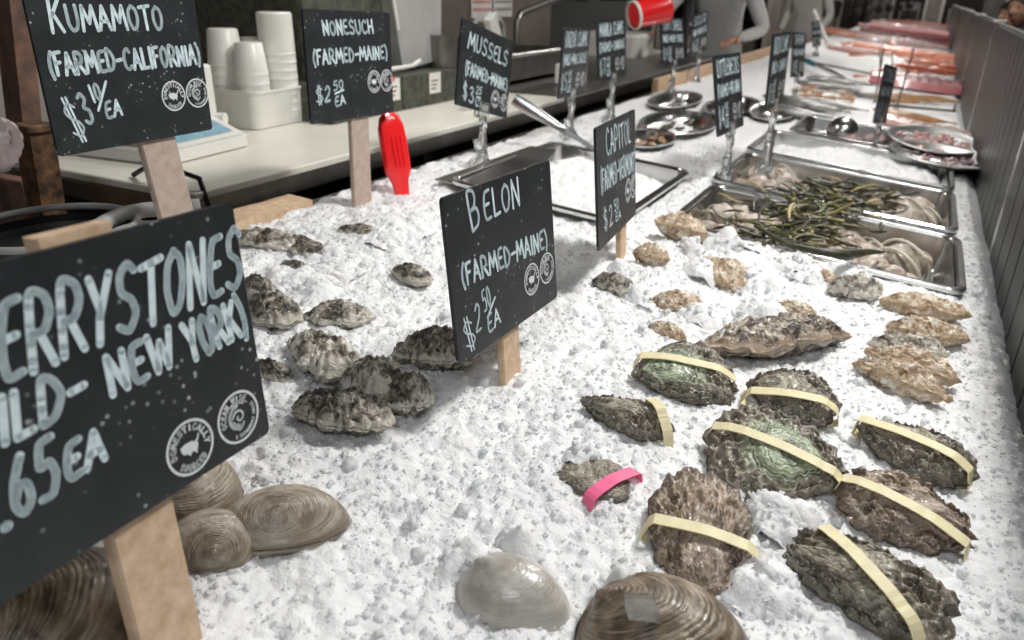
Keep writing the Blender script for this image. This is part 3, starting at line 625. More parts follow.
def strokes(text, o, e, u):
    """polylines for a word written from o along e, letters u tall; all 2-D"""
    o, e, u = (np.array(v, float) for v in (o, e, u)); tot = sum(WD.get(c, 1) for c in text); x = 0; out = []
    rr = random.Random(text)
    for c in text:
        w_ = WD.get(c, 1); pad = .12*w_
        j = (rr.random()-.5)*.05; sc_ = 1+(rr.random()-.5)*.08
        for st in GL.get(c, []):
            pts = st if c in SHARP else curve(st)
            out.append([o+e*((x+pad*.7+(w_-pad*1.4)*p[0])/tot)+u*(p[1]*sc_+j) for p in pts])
        x += w_
    return out
def ribbon(mb, pl, wd, z, cap=6):
    """a flat stroke of even width with round ends"""
    for i in range(len(pl)-1):
        a = pl[i]; b = pl[i+1]; d = b-a; n = np.linalg.norm(d)
        if n < 1e-9: continue
        p = np.array([-d[1], d[0]])/n*wd/2
        mb.add([(a[0]+p[0], a[1]+p[1], z), (a[0]-p[0], a[1]-p[1], z), (b[0]-p[0], b[1]-p[1], z), (b[0]+p[0], b[1]+p[1], z)], [(0, 1, 2, 3)])
    for a in pl:
        mb.add([(a[0]+wd/2*math.cos(k*2*math.pi/cap/1.0), a[1]+wd/2*math.sin(k*2*math.pi/cap), z) for k in range(cap)], [tuple(range(cap))])
BW, BH, BT = .236, .175, .004
USA = [(-.9, .35), (-.86, -.05), (-.7, -.35), (-.35, -.45), (-.15, -.75), (.0, -.5), (.3, -.5), (.48, -.85), (.52, -.5), (.75, -.05), (.62, .15), (.85, .45), (.95, .8), (.8, .85), (.7, .5), (.4, .3), (.25, .45), (.0, .5), (-.5, .5)]
def seal(parent, c, kind, r=.0195):
    mb = MB(); z = .0006; n = 40
    def P(a, q): return (c[0]+q*math.cos(a), c[1]+q*math.sin(a))
    V = []; F = []
    for k in range(n):
        a = 2*math.pi*k/n; V += [(*P(a, r), z), (*P(a, r*.90), z)]
    for k in range(n): k2 = (k+1) % n; F.append((2*k, 2*k2, 2*k2+1, 2*k+1))
    mb.add(V, F)
    def arc(text, a0, a1, q, h, inward=False, wd=.055):
        for i, ch in enumerate(text):
            a = a0+(a1-a0)*(i+.5)/len(text); t = np.array([math.sin(a), -math.cos(a)])*(-1 if inward else 1); o = np.array(P(a, q*r)); up = np.array([math.cos(a), math.sin(a)])*(-1 if inward else 1)
            w_ = abs(a1-a0)/len(text)*q*r*.86
            for st in strokes(ch, o-t*w_/2-up*h*r/2, t*w_, up*h*r): ribbon(mb, st, wd*r*1.35, z, 5)
    if kind == 0:
        arc('DOMESTICALLY', math.radians(195), math.radians(-15), .72, .21); arc('SOURCED', math.radians(222), math.radians(318), .72, .21, True)
        mb.add([(c[0]+x*r*.46, c[1]+y*r*.42, z) for x, y in USA], [tuple(range(len(USA)))])
    else:
        arc('OCEAN WISE.', math.radians(195), math.radians(35), .72, .21); arc('A SUSTAINABLE CHOICE', math.radians(248), math.radians(385), .74, .12, True, .035)
        for q0, q1, a0, a1, wd in ((.30, .06, 170, -220, .09), (.46, .42, 95, 265, .15), (.50, .34, 262, 300, .12), (.30, .30, 200, 265, .09), (.52, .60, 60, 118, .11)):
            pl = [np.array(P(math.radians(a0+(a1-a0)*k/14), r*(q0+(q1-q0)*k/14)))+np.array([.02*r, 0]) for k in range(15)]
            ribbon(mb, pl, wd*r, z, 6)
    return mb.build('round_seal', M['sealink'], parent)
def uvp(p): return ((p[0]-.5)*BW, (.5-p[1])*BH)
def board(name, C, U, V, segs, seals, label, group, thick=.0042, wd=1.0, tint='slate'):
    U = Vector(U).normalized(); V = Vector(V); Y = -(V-U*V.dot(U)).normalized(); Z = U.cross(Y)   # local x right, y up, z towards the reader
    R = Matrix((U, Y, Z)).transposed()
    t = thing(name, label, 'sign', C, R, group)
    b = MB(); e = .005; pts = []
    for sx, sy, a0 in ((1, 1, 0), (-1, 1, 90), (-1, -1, 180), (1, -1, 270)):
        for k in range(4):
            a = math.radians(a0+k*30); pts.append((sx*(BW/2-e)+e*math.cos(a), sy*(BH/2-e)+e*math.sin(a)))
    b.prism(pts, -BT, 0); bo = b.build('board', M[tint], t)
    mb = MB()
    for s in segs:
        tx, p0, p1, p2 = s[:4]; wk = s[4] if len(s) > 4 else 1
        o = np.array(uvp(p0)); q = np.array(uvp(p1))-o; u = np.array(uvp(p2))-o
        for st in strokes(tx, o, q, u): ribbon(mb, st, thick*wk*wd, .0005, 8)
    wr = mb.build('handwriting', M['chalk'], bo)
    for k, p in enumerate(seals): seal(bo, uvp(p), k % 2)
    return t, R
def stake(t, R, C, p0, p1, w0, mat='wood', back=.006, sink=.05, th=.009):
    """a flat wooden stake behind the board: its centre line runs through two image points on the plane of the board's back"""
    n = R @ Vector((0, 0, 1)); c = Vector(C)-n*(BT+.001+th/2); q = []
    for p in (p0, p1):
        r = Vector(ray(*p)); q.append(R.transposed() @ (r*(c.dot(n)/r.dot(n))-Vector(C)))
    a, b = q; d = (b-a).normalized(); b = b+d*sink; pr = Vector((-d.y, d.x, 0)).normalized(); z = Vector((0, 0, th/2)); h = w0/2; e = .0012
    V = []; F = []
    for p in (a, b):
        for x, y in ((-h+e, -1), (h-e, -1), (h, -.6), (h, .6), (h-e, 1), (-h+e, 1), (-h, .6), (-h, -.6)): V.append(p+pr*x+z*y)
    F = [tuple(range(7, -1, -1)), tuple(range(8, 16))]+[(k, (k+1) % 8, 8+(k+1) % 8, 8+k) for k in range(8)]
    return MB().add(V, F).build('wooden_stake', M[mat], t)
def clipstand(t, R, C, label=None, tag_=True):
    """clear plastic clip, jointed stem, handle and ring foot reaching down to the ice"""
    bx = R @ Vector((-.0, -BH/2, 0)); p = Vector(C)+bx; zi = float(Hlow(p.x, p.y)); Ri = R.transposed()
    def loc(v): return Ri @ (Vector(v)-Vector(C))
    m = MB(); m.box((-.024, -BH/2-.010, .001), (.024, -BH/2+.022, .004), bev=.001); m.box((-.024, -BH/2-.012, -.009), (.024, -BH/2+.014, -BT-.001), bev=.001)
    m.box((-.018, -BH/2-.014, -.006), (.018, -BH/2-.008, .002)); m.build('clip', M['clear'], t)
    m = MB(); m.box((-.014, -BH/2+.002, .0042), (.014, -BH/2+.015, .0052)); m.build('clip_tab', M['grey'], t)
    L = p.z-zi; m = MB()
    prof = [(0, -.012), (.008, -.012), (.010, -.02), (.010, -.034), (.007, -.038), (.007, -.05), (.009, -.055), (.009, -.08), (.012, -.088), (.014, -L+.02), (.022, -L+.006), (.024, -L-.01), (.0, -L-.01)]
    v = MB().lathe(prof, 16); v.v = [tuple(loc(p+Vector(q))) for q in v.v]; m.add(v.v, v.f); m.build('stem', M['clear'], t, True)
    m = MB(); m.tube([loc(p+Vector((0, -.03, -.058))), loc(p+Vector((0, -.022, -.075))), loc(p+Vector((0, -.006, -.088)))], [.007, .008, .008], 10)
    m.build('handle', M['clear'], t, True); m = MB()
    rg = [loc(p+Vector((.018*math.cos(a), .018*math.sin(a)-.02, -L+.014+.012*math.sin(a)))) for a in [k*math.pi/8 for k in range(17)]]
    m.tube(rg, .0045, 8, False); m.build('foot_ring', M['clear'], t, True)
BD = dict(
cherry=([-.3841, .2318, -.2169], [-.0411, .9986, -.0334], [.077, -.0301, -.9966]), kuma=([-.888, .658, -.102], [-.0292, .9996, -.0052], [.0115, -.0049, -.9999]),
belon=([-.3702, .7069, -.2703], [.012, .9998, -.017], [.1127, -.0182, -.9935]), none=([-.8734, 1.0773, -.1222], [-.033, .9987, -.0385], [.0227, -.0377, -.999]),
muss=([-.864, 1.5278, -.1645], [.0036, .9706, -.2408], [.0392, -.2408, -.9698]), cap=([-.3857, 1.0981, -.2584], [-.106, .9943, -.0155], [.098, -.0051, -.9952]),
razor=([-.8389, 1.9709, -.1733], [-.1002, .9941, -.0413], [-.0306, -.0446, -.9985]), manila=([-.8667, 2.3249, -.1583], [.017, .9998, .0125], [.099, .0107, -.995]),
soft=([-.9001, 3.0903, -.1683], [.102, .9941, -.037], [.1658, -.0537, -.9847]), squid=([-.9411, 3.6479, -.1594], [.0313, .9962, .0814], [.046, .0799, -.9957]),
little=([-.3929, 1.8555, -.2088], [.0329, .9993, -.0203], [.1876, -.0261, -.9819]), whelk=([-.3175, 2.0276, -.1661], [.0068, .9999, -.0142], [.0433, -.0145, -.999]),
teal=([-.4734, 3.4778, -.22], [.0743, .9954, -.0607], [.1158, -.0691, -.9909]), farb=([-.7426, 6.1734, -.2407], [.1043, .9945, .0134], [.2081, -.0087, -.9781]), right=([-.0913, 2.736, -.2791], [.1165, .987, -.1108], [.0052, -.1122, -.9937]))
TX = dict(
cherry=([('CH', (.09, .338), (.26, .338), (.11, .12)), ('ERRYSTONES', (.268, .343), (.99, .331), (.30, .12)), ('(WILD', (.10, .525), (.392, .519), (.12, .385)), ('-', (.398, .488), (.453, .483), (.405, .422)), ('NEW', (.503, .524), (.711, .518), (.506, .388)), ('YORK)', (.755, .538), (.981, .527), (.743, .385)), ('$', (.08, .78), (.17, .78), (.10, .55)), ('.', (.18, .772), (.215, .772), (.18, .6), 1.25), ('65', (.213, .763), (.335, .756), (.230, .576)), ('EA', (.345, .734), (.46, .725), (.359, .622))], [(.70, .859), (.885, .852)]),
kuma=([('K', (.093, .225), (.176, .219), (.1, .02)), ('UMAMOTO', (.187, .213), (.765, .22), (.183, .06)), ('(FARMED-CALIFORNIA)', (.047, .482), (.985, .483), (.044, .345)), ('$', (.10, .90), (.19, .89), (.05, .66), .62), ('3', (.179, .82), (.238, .81), (.147, .622)), ('10', (.243, .682), (.306, .65), (.228, .573), .8), ('/', (.255, .744), (.358, .623), (.243, .66), .8), ('EA', (.298, .799), (.404, .782), (.3, .693), .85)], [(.75, .701), (.921, .701)]),
none=([('NONESUCH', (.19, .218), (.785, .198), (.175, .099)), ('(FARMED-MAINE)', (.062, .475), (.95, .443), (.057, .355)), ('$', (.06, .82), (.155, .81), (.055, .68), .6), ('2', (.149, .811), (.226, .809), (.161, .676)), ('50', (.257, .72), (.384, .702), (.252, .637), .8), ('-', (.25, .775), (.40, .735), (.25, .73), .8), ('EA', (.266, .869), (.396, .845), (.263, .785), .8)], [(.755, .666), (.921, .666)]),
belon=([('B', (.19, .252), (.29, .215), (.165, .02)), ('ELON', (.305, .225), (.66, .215), (.30, .05)), ('(FARMED-MAINE)', (.079, .54), (.921, .59), (.072, .415)), ('$', (.06, .93), (.165, .93), (.03, .75), .6), ('2', (.147, .859), (.208, .863), (.152, .688), .8), ('50', (.237, .772), (.314, .748), (.219, .635), .8), ('/', (.25, .817), (.363, .763), (.238, .766), .8), ('EA', (.255, .919), (.382, .893), (.251, .811), .8)], [(.716, .747), (.891, .735)]),
muss=([('MUSSELS', (.117, .303), (.911, .348), (.128, .114)), ('(FARMED-MAINE)', (.115, .61), (.956, .65), (.106, .47)), ('$', (.10, .90), (.20, .90), (.09, .72), .6), ('3', (.21, .93), (.32, .93), (.21, .75)), ('25', (.333, .80), (.448, .80), (.339, .71), .8), ('-', (.344, .87), (.46, .87), (.336, .81), .8), ('LB', (.352, .95), (.469, .95), (.342, .87), .8)], [(.724, .80), (.909, .81)]),
cap=([('CAPITOL', (.208, .261), (.87, .277), (.187, .05)), ('(FARMED-VERMONT)', (.073, .53), (1.0, .56), (.06, .35)), ('$', (.11, .86), (.225, .86), (.09, .69), .6), ('2', (.243, .873), (.345, .871), (.231, .70)), ('50', (.376, .784), (.508, .789), (.356, .683), .8), ('EA', (.397, .881), (.559, .888), (.401, .811), .8)], [(.76, .70), (.915, .70)]))
def generic(a, b, price, unit='LB'):
    return [(a, (.08, .27), (.92, .25), (.08, .07)), (b, (.06, .52), (.94, .50), (.06, .38)), ('$', (.05, .88), (.14, .88), (.05, .66), .6), (price[0], (.15, .88), (.26, .88), (.15, .64)), (price[1], (.28, .74), (.42, .74), (.28, .62)), ('-', (.28, .80), (.42, .80), (.28, .74)), (unit, (.28, .92), (.42, .92), (.28, .82))], [(.66, .76), (.86, .76)]
for k, a in dict(razor=generic('RAZOR CLAMS', '(WILD-MASSACH.)', ('5', '95')), manila=generic('MANILA CLAMS', '(FARMED-CANADA)', ('7', '25')), soft=generic('SOFT SHELL', '(WILD-NEW YORK)', ('9', '50')), squid=generic('SQUID', '(WILD-RHODE ISL.)', ('6', '95')), little=generic('LITTLENECKS', '(FARMED-VIRGINIA)', ('4', '95')),
    whelk=generic('RAZOR CLAMS', '(WILD-CANADA)', ('9', '95')), teal=generic('SHRIMP', '(WILD-MAINE)', ('9', '75')), farb=generic('OCTOPUS', '(WILD-SPAIN)', ('8', '95')), right=generic('COCKLES', '(WILD-N.Z.)', ('6', '95'))).items(): TX[k] = a
def put(k, label, group, wd=1., **kw):
    return board('price_sign', *BD[k], TX[k][0], TX[k][1], label, group, wd=wd)
GW = 'chalkboard price signs on wooden stakes'; GP = 'chalkboard price signs in clear clips'
t, R = put('cherry', 'largest, nearest black price sign reading CHERRYSTONES, on a broad wooden stake', GW, 1.18); stake(t, R, BD['cherry'][0], (68, 229), (166, 634), .046, 'wood', th=.013, sink=.04)
t, R = put('kuma', 'black price sign reading KUMAMOTO, farmed California, at the top left', GW, 1.05); stake(t, R, BD['kuma'][0], (151, 120), (198, 300), .056, 'woodpink', th=.011)
t, R = put('none', 'black price sign reading NONESUCH in front of the plastic tubs', GW); stake(t, R, BD['none'][0], (357, 90), (362, 208), .052, 'woodpink')
t, R = put('belon', 'black price sign reading BELON standing in the middle of the ice', GW, .9); stake(t, R, BD['belon'][0], (503, 250), (511, 392), .040, 'wood')
t, R = put('cap', 'black price sign reading CAPITOL turned nearly edge-on beside the ice pan', GW, .9); stake(t, R, BD['cap'][0], (621, 200), (621, 262), .038, 'wood')
for k, lb in (('muss', 'black price sign reading MUSSELS in a clear clip by the long steel spoon'), ('razor', 'black price sign in a clear clip, next behind the mussels sign'), ('manila', 'black price sign in a clear clip directly below the steel tap arm'),
        ('soft', 'black price sign in a clear clip just below and right of the red pail'), ('squid', 'narrow black price sign in front of the worker in white'), ('little', 'black price sign in a clear clip at the left end of the clam pans'),
        ('whelk', 'black price sign seen at a sharp slant behind the clam pans'), ('teal', 'small dark price sign directly behind the slanting one'), ('farb', 'tiny price sign with a white rod leaning across it'), ('right', 'narrow black price sign standing beside the oval fish platters')):
    t, R = put(k, lb, GP, 1.15)
    clipstand(t, R, BD[k][0])

# ---------------------------------------------------------------- steel pans, platters and what lies in them
def rrect(x0, y0, x1, y1, r, n=5):
    P = []
    for cx, cy, a0 in ((x1-r, y1-r, 0), (x0+r, y1-r, 90), (x0+r, y0+r, 180), (x1-r, y0+r, 270)):
        for k in range(n+1):
            a = math.radians(a0+90*k/n); P.append((cx+r*math.cos(a), cy+r*math.sin(a)))
    return P
def zice(x, y): return -H0-SL*x
def steel_pan(rect, label, depth=.065, up=.014, rim=.014, tilt=True, name='steel_pan', mat='steel'):
    x0, y0, x1, y1 = rect; cx, cy = (x0+x1)/2, (y0+y1)/2; a, b = (x1-x0)/2, (y1-y0)/2
    t = thing(name, label, 'pan', (cx, cy, zice(cx, cy)+up), (0, math.atan(SL), 0))
    rings = [(0, -.006, .030), (0, 0, .030), (-.003, .003, .029), (-rim+.003, .003, .026), (-rim, 0, .024), (-rim-.002, -.012, .022), (-rim-.008, -depth+.01, .022), (-rim-.016, -depth, .02)]
    V = []; F = []; n = 24
    for d, z, r in rings: V += [(x, y, z) for x, y in rrect(-a-d, -b-d, a+d, b+d, r+0*d)]
    V += [(x*.999, y*.999, z-.0015) for (x, y, z) in []]
    for i in range(len(rings)-1):
        for k in range(n): F.append((i*n+k, i*n+(k+1) % n, (i+1)*n+(k+1) % n, (i+1)*n+k))
    F.append(tuple((len(rings)-1)*n+k for k in range(n)))
    # outer wall
    o = len(V)
    for d, z, r in ((-rim-.004, 0, .026), (-rim-.012, -depth-.004, .022)): V += [(x, y, z-.002) for x, y in rrect(-a-d, -b-d, a+d, b+d, r)]
    for k in range(n): F.append((o+k, o+n+k, o+n+(k+1) % n, o+(k+1) % n))
    body = MB().add(V, F).build('pan_body', M[mat], t, True); return t
GPAN = 'deep steel pans of clams'
steel_pan(PANS[0], 'nearest deep steel pan, holding banded clams and trailing seaweed', .075)
steel_pan(PANS[1], 'second deep steel pan of clams, its front rim under the seaweed', .075)
steel_pan(PANS[2], 'third deep steel pan in the row, banked with plain ice along its back', .075)
steel_pan(PANS[3], 'steel pan of ice behind the BELON sign, by the mussels', .07, .016)
steel_pan(PANS[4], 'steel pan holding the perforated ladle and pale octopus', .05)
def ice_heap(rect, label, h=.03, base=-.05, seed=3, cell=.012, name='ice_in_pan'):
    x0, y0, x1, y1 = rect; nx, ny = int((x1-x0)/.0035), int((y1-y0)/.0035)
    X, Y = np.meshgrid(np.linspace(x0, x1, nx), np.linspace(y0, y1, ny)); u = (X-x0)/(x1-x0)*2-1; v = (Y-y0)/(y1-y0)*2-1
    e = np.clip(1-u**4, 0, 1)*np.clip(1-v**4, 0, 1)
    Z = zice(X, Y)+base+h*e**.5*(1+.8*vnoise(X*14, Y*14, seed))+facets(X, Y, cell*1.2, seed)*.7
    V = np.stack([X, Y, Z], -1).reshape(-1, 3); i = (np.arange(ny-1)[:, None]*nx+np.arange(nx-1)[None]).ravel()
    o = mesh(name, V, np.stack([i, i+1, i+nx+1, i+nx], -1), M['ice'], None, False); tag(o, label, 'ice', kind='stuff')
ice_heap((-.805, 1.34, -.475, 1.80), 'crushed ice filling the steel pan behind the BELON sign', .042, -.040, 3)
ice_heap((-.385, 2.30, .11, 2.60), 'crushed ice heaped in the third steel pan', .045, -.045, 8)
rnd = random.Random(4)
def pan_clams():
    GA, GBk = 'clams in the nearest steel pan', 'clams in the second steel pan'
    k = 0
    for pi, grp, n in ((0, GA, 26), (1, GBk, 26)):
        x0, y0, x1, y1 = PANS[pi]
        lab = 'pale brown clam in the nearest steel pan' if pi == 0 else 'pinkish brown clam in the second steel pan'
        for i in range(n):
            row = i % 2; x = x0+.055+(x1-x0-.10)*((i//2+.5*row)/((n+1)/2)); y = (y0+.10+.115*row if pi == 0 else y0+.13+.12*row)+rnd.uniform(-.012, .012)
            t = clam(None, .070, .062, rnd.uniform(0, 6.28), 'small' if i % 3 else 'clam', lab, 200+k, .024, .022, name='clam', small=True, world=(x, y, zice(x, y)-.030+rnd.uniform(0, .022)), group=grp, tilt=rnd.uniform(-.7, .7), roll=rnd.uniform(-.7, .7)); k += 1
pan_clams()
def banded_clam(p, s, label, seed, pan=None, z=-.03):
    loc = Vector((p[0], p[1], zice(p[0], p[1])+z)); t = clam(None, .085*s, .075*s, math.radians(70), 'clam', label, seed, .040*s, .036*s, small=True, world=loc, tilt=-.3)
    for off in (-.018, .012):
        ring = [(off*s+.006*math.sin(a*2), .043*s*math.cos(a), .042*s*math.sin(a)+.002) for a in [k*math.pi/12 for k in range(25)]]
        MB().tube(ring, .0024*s, 6, False).build('rubber_band', M['whiteband'], t, True)
for px, s, lb in (((898, 268), 1.25, 'large round clam tied with white bands at the right end of the nearest pan'), ((868, 258), .9, 'smaller banded clam left of the large one in the nearest pan'), ((846, 262), .9, 'brown banded clam half under a seaweed frond in the nearest pan'), ((716, 224), .9, 'pale banded clam in the left corner of the nearest pan'),
                  ((905, 218), 1.1, 'clam tied with white bands at the right end of the second pan'), ((925, 222), .8, 'last banded clam in the right corner of the second pan'), ((752, 182), .9, 'banded clam at the left end of the second pan'), ((782, 180), .9, 'pinkish banded clam second from left in the second pan')):
    q = at(*px, -.035); banded_clam(q, s, lb, 300+px[0], z=-.036)
def seaweed():
    q = random.Random(9); mb = MB(); mb2 = MB(); mb3 = MB()
    for k in range(520):
        t = q.random(); cx, cy = (790+q.gauss(0, 38), 232+q.gauss(0, 16)) if t < .45 else (835+q.gauss(0, 30), 200+q.gauss(0, 10))
        cx = min(max(cx, 715), 905); cy = min(max(cy, 180), 262)
        p = at(cx, cy, .02); top = q.uniform(.2, 1)*.050*math.exp(-(((cx-820)/70)**2+((cy-215)/40)**2))
        a = q.gauss(0, .95)+(math.pi if q.random() < .5 else 0); L = q.uniform(.03, .085); pts = []; b = q.uniform(-2.5, 2.5)
        z0 = zice(p[0], p[1])+q.uniform(-.015, .012)+top
        x, y, z = p[0], p[1], z0; vz = q.uniform(-.25, .35)
        for i in range(9):
            pts.append((x, y, max(z, zice(x, y)-.03))); st = L/8; x += math.cos(a)*st; y += math.sin(a)*st*.8; z += vz*st; vz += q.uniform(-.16, .12); a += b*st*9+q.uniform(-.22, .22)
        r0 = q.uniform(.0010, .0026); rs_ = [r0*(.6+.9*math.sin(math.pi*(i+.5)/9))*(1.6 if i in (3, 6) and q.random() < .5 else 1) for i in range(9)]
        (mb if q.random() < .55 else (mb2 if q.random() < .75 else mb3)).tube(pts, rs_, 6)
    t = thing('seaweed_heap', 'tangle of dark olive seaweed fronds draped across the two clam pans', 'seaweed', at(820, 220, 0))
    bpy.context.view_layer.update()
    inv = Vector(t.location)
    for m, nm, mt in ((mb, 'dark_fronds', plain('dark_seaweed', (.065, .062, .032), .42, c2=(.022, .024, .014), nscale=60)), (mb2, 'olive_fronds', plain('olive_seaweed', (.21, .19, .07), .42, c2=(.09, .09, .035), nscale=60)), (mb3, 'yellow_fronds', plain('yellow_seaweed', (.55, .46, .22), .42))):
        m.v = [(a-inv.x, b-inv.y, c-inv.z) for a, b, c in m.v]; o = m.build(nm, mt, t, True); o['kind'] = 'stuff'
    m = MB()
    a = [at(755, 226, .02), at(790, 246, .045), at(820, 252, .05), at(845, 255, .05), at(868, 252, .045), at(884, 252, .03)]
    m.tube([Vector(v)-inv for v in a], [.003, .005, .0065, .010, .006, .002], 10); m.build('long_frond', bpy.data.materials['dark_seaweed'], t, True)
seaweed()
def platter(c, a, b, yaw, label, h=.03, mat='steel', name='steel_bowl', cat='bowl', up=.012):
    t = thing(name, label, cat, (c[0], c[1], zice(c[0], c[1])+up), (0, math.atan(SL), yaw))
    pr = [(1.0, -.003), (1.01, .001), (.99, .003), (.90, 0), (.84, -h*.6), (.70, -h), (.0, -h)]
    MB().lathe([(r, z) for r, z in pr], 40, sx=a, sy=b).build('bowl', M[mat], t, True); return t
for bb, lb in BB:
    c, a, b = ell(*bb); platter(c, a, b, 0, lb)
for bb, lb in (((882, 980, 134, 160), 'oval steel platter of pink fish pieces, upper of the two at the right'), ((884, 990, 152, 174), 'oval steel platter of speckled squid, lower of the two at the right')):
    c, a, b = ell(*bb); platter((c[0], c[1]), a, b, -.03, lb, .018, 'steelsoft', 'oval_platter', 'platter', .026)
def bits(n, c, a, b, z, s, mat, name, label, group, seed, cat, parts=False):
    q = random.Random(seed)
    for i in range(n):
        th = q.random()*6.28; d = math.sqrt(q.random())*.75; x = c[0]+a*d*math.cos(th); y = c[1]+b*d*math.sin(th)
        u = q.uniform(.7, 1.2)*s; nseg = 10; V = []; F = []
        m = MB(); m.lathe([(.02*u, -.22*u), (.55*u, -.2*u), (1.*u, 0), (.8*u, .22*u), (.35*u, .36*u), (.01*u, .38*u)], 12, sx=1, sy=.62)
        m.v = [(p[0]*(1+.25*math.sin(p[1]/u*5+i)), p[1]+.2*p[0]*math.sin(i), p[2]*(1+.3*math.sin(p[0]/u*6))) for p in m.v]
        o = m.build(name, mat, None, True); o.location = (x, y, zice(x, y)+z+q.uniform(0, .3*u)); o.rotation_euler = (q.uniform(-.4, .4), q.uniform(-.4, .4), q.random()*6.28)
        tag(o, label, cat, group)
mmussel = plain('mussel_shell', (.10, .09, .05), .3, c2=(.03, .028, .02), nscale=40); mpink = plain('pink_fish_flesh', (.70, .36, .34), .35, c2=(.52, .30, .27), nscale=50, coat=.3)
mtan = plain('tan_shellfish', (.55, .34, .20), .4, c2=(.38, .22, .12), nscale=50, coat=.3); msquid = plain('speckled_squid_skin', (.70, .55, .52), .3, c2=(.22, .10, .12), nscale=70, coat=.3)
c, a, b = ell(630, 722, 112, 140)
ice_heap((c[0]-a*.72, c[1]-b*.6, c[0]+a*.45, c[1]+b*.5), 'ice in the large round bowl behind the CAPITOL sign', .014, -.026, 13)
bits(7, c, a*.8, b*.8, -.006, .022, mmussel, 'mussel', 'dark mussel on ice in the large round steel bowl', 'mussels in the round bowl', 3, 'mussel')
c, a, b = ell(612, 680, 131, 153); bits(10, c, a, b, -.014, .018, mtan, 'shellfish_piece', 'tan shellfish piece in the small steel bowl behind CAPITOL', 'shellfish in the small bowl', 4, 'shellfish')
c, a, b = ell(882, 980, 134, 160); bits(48, c, a*1.05, b*.95, .012, .016, mpink, 'fish_piece', 'pink fish piece on the upper oval platter', 'pink fish on the upper oval platter', 5, 'fish')
c, a, b = ell(884, 990, 152, 174); bits(42, c, a*1.05, b*.9, .010, .014, msquid, 'squid_piece', 'speckled squid piece on the lower oval platter', 'squid on the lower oval platter', 6, 'squid')
x0, y0, x1, y1 = PANS[4]; bits(16, ((x0+x1)/2, (y0+y1)/2), (x1-x0)*.5, (y1-y0)*.5, -.02, .035, msquid, 'octopus_piece', 'pale pink octopus piece beside the ladle', 'octopus in the ladle pan', 7, 'octopus')
# perforated ladle
def ladle():
    p = at(842, 131, .03); t = thing('perforated_ladle', 'shiny steel ladle with small holes turned upside down in the pan', 'ladle', p, (.1, -.25, .4))
    r = .050; n = 36; pr = [(r*math.cos(a), r*math.sin(a)*.9) for a in [math.radians(x) for x in range(0, 91, 9)]]
    MB().lathe(pr+[(q*.97, z-.002) for q, z in reversed(pr)], n).build('bowl', M['steel'], t, True)
    m = MB(); m.tube([(-.045, 0, .004), (-.10, .005, .012), (-.24, .02, .006)], [.006, .005, .007], 8); m.build('handle', M['steel'], t, True)
    for i in range(26):
        el = math.radians(20+12*(i % 5)); az = i*2.4; d = Vector((math.cos(el)*math.cos(az), math.cos(el)*math.sin(az), math.sin(el)*.9))
        R_ = d.to_track_quat('Z', 'Y').to_matrix(); m = MB().lathe([(.0, .0008), (.0028, .0008), (.0028, -.001)], 8); m.v = [tuple(R_ @ Vector(v)+d*r*1.003) for v in m.v]
        m.build('hole', M['black'], t)
ladle()
# long steel spoon standing out of the ice pan
t = thing('steel_spoon', 'long slotted steel spoon leaning out of the ice pan', 'spoon', at(596, 150, .02))
A = at(600, 150, .02); B_ = aty(518, 99, A[1]-.05)
m = MB(); ax = Vector(B_)-Vector(A); side = ax.cross(Vector(B_)).normalized()
n_ = ax.normalized().cross(side); V = []; F = []; kk = 12
for i in range(kk):
    s_ = i/(kk-1); wdt = .006+.010*min(1, s_*1.3)**2*(1 if s_ < .93 else .8); p = ax*s_
    for u_, v_ in ((-1, 0), (-.7, .45), (.7, .45), (1, 0), (.7, -.45), (-.7, -.45)): V.append(p+side*wdt*u_+n_*.005*v_)
for i in range(kk-1):
    for k in range(6): F.append((i*6+k, i*6+(k+1) % 6, (i+1)*6+(k+1) % 6, (i+1)*6+k))
F += [tuple(range(5, -1, -1)), tuple((kk-1)*6+k for k in range(6))]
m.add(V, F); m.build('handle', M['steel'], t, True)
m = MB().lathe([(0, -.018), (.028, -.012), (.038, 0), (.036, 0), (.026, -.010), (0, -.016)], 20, sx=1.3, sy=.8); m.build('bowl', M['steel'], t, True)
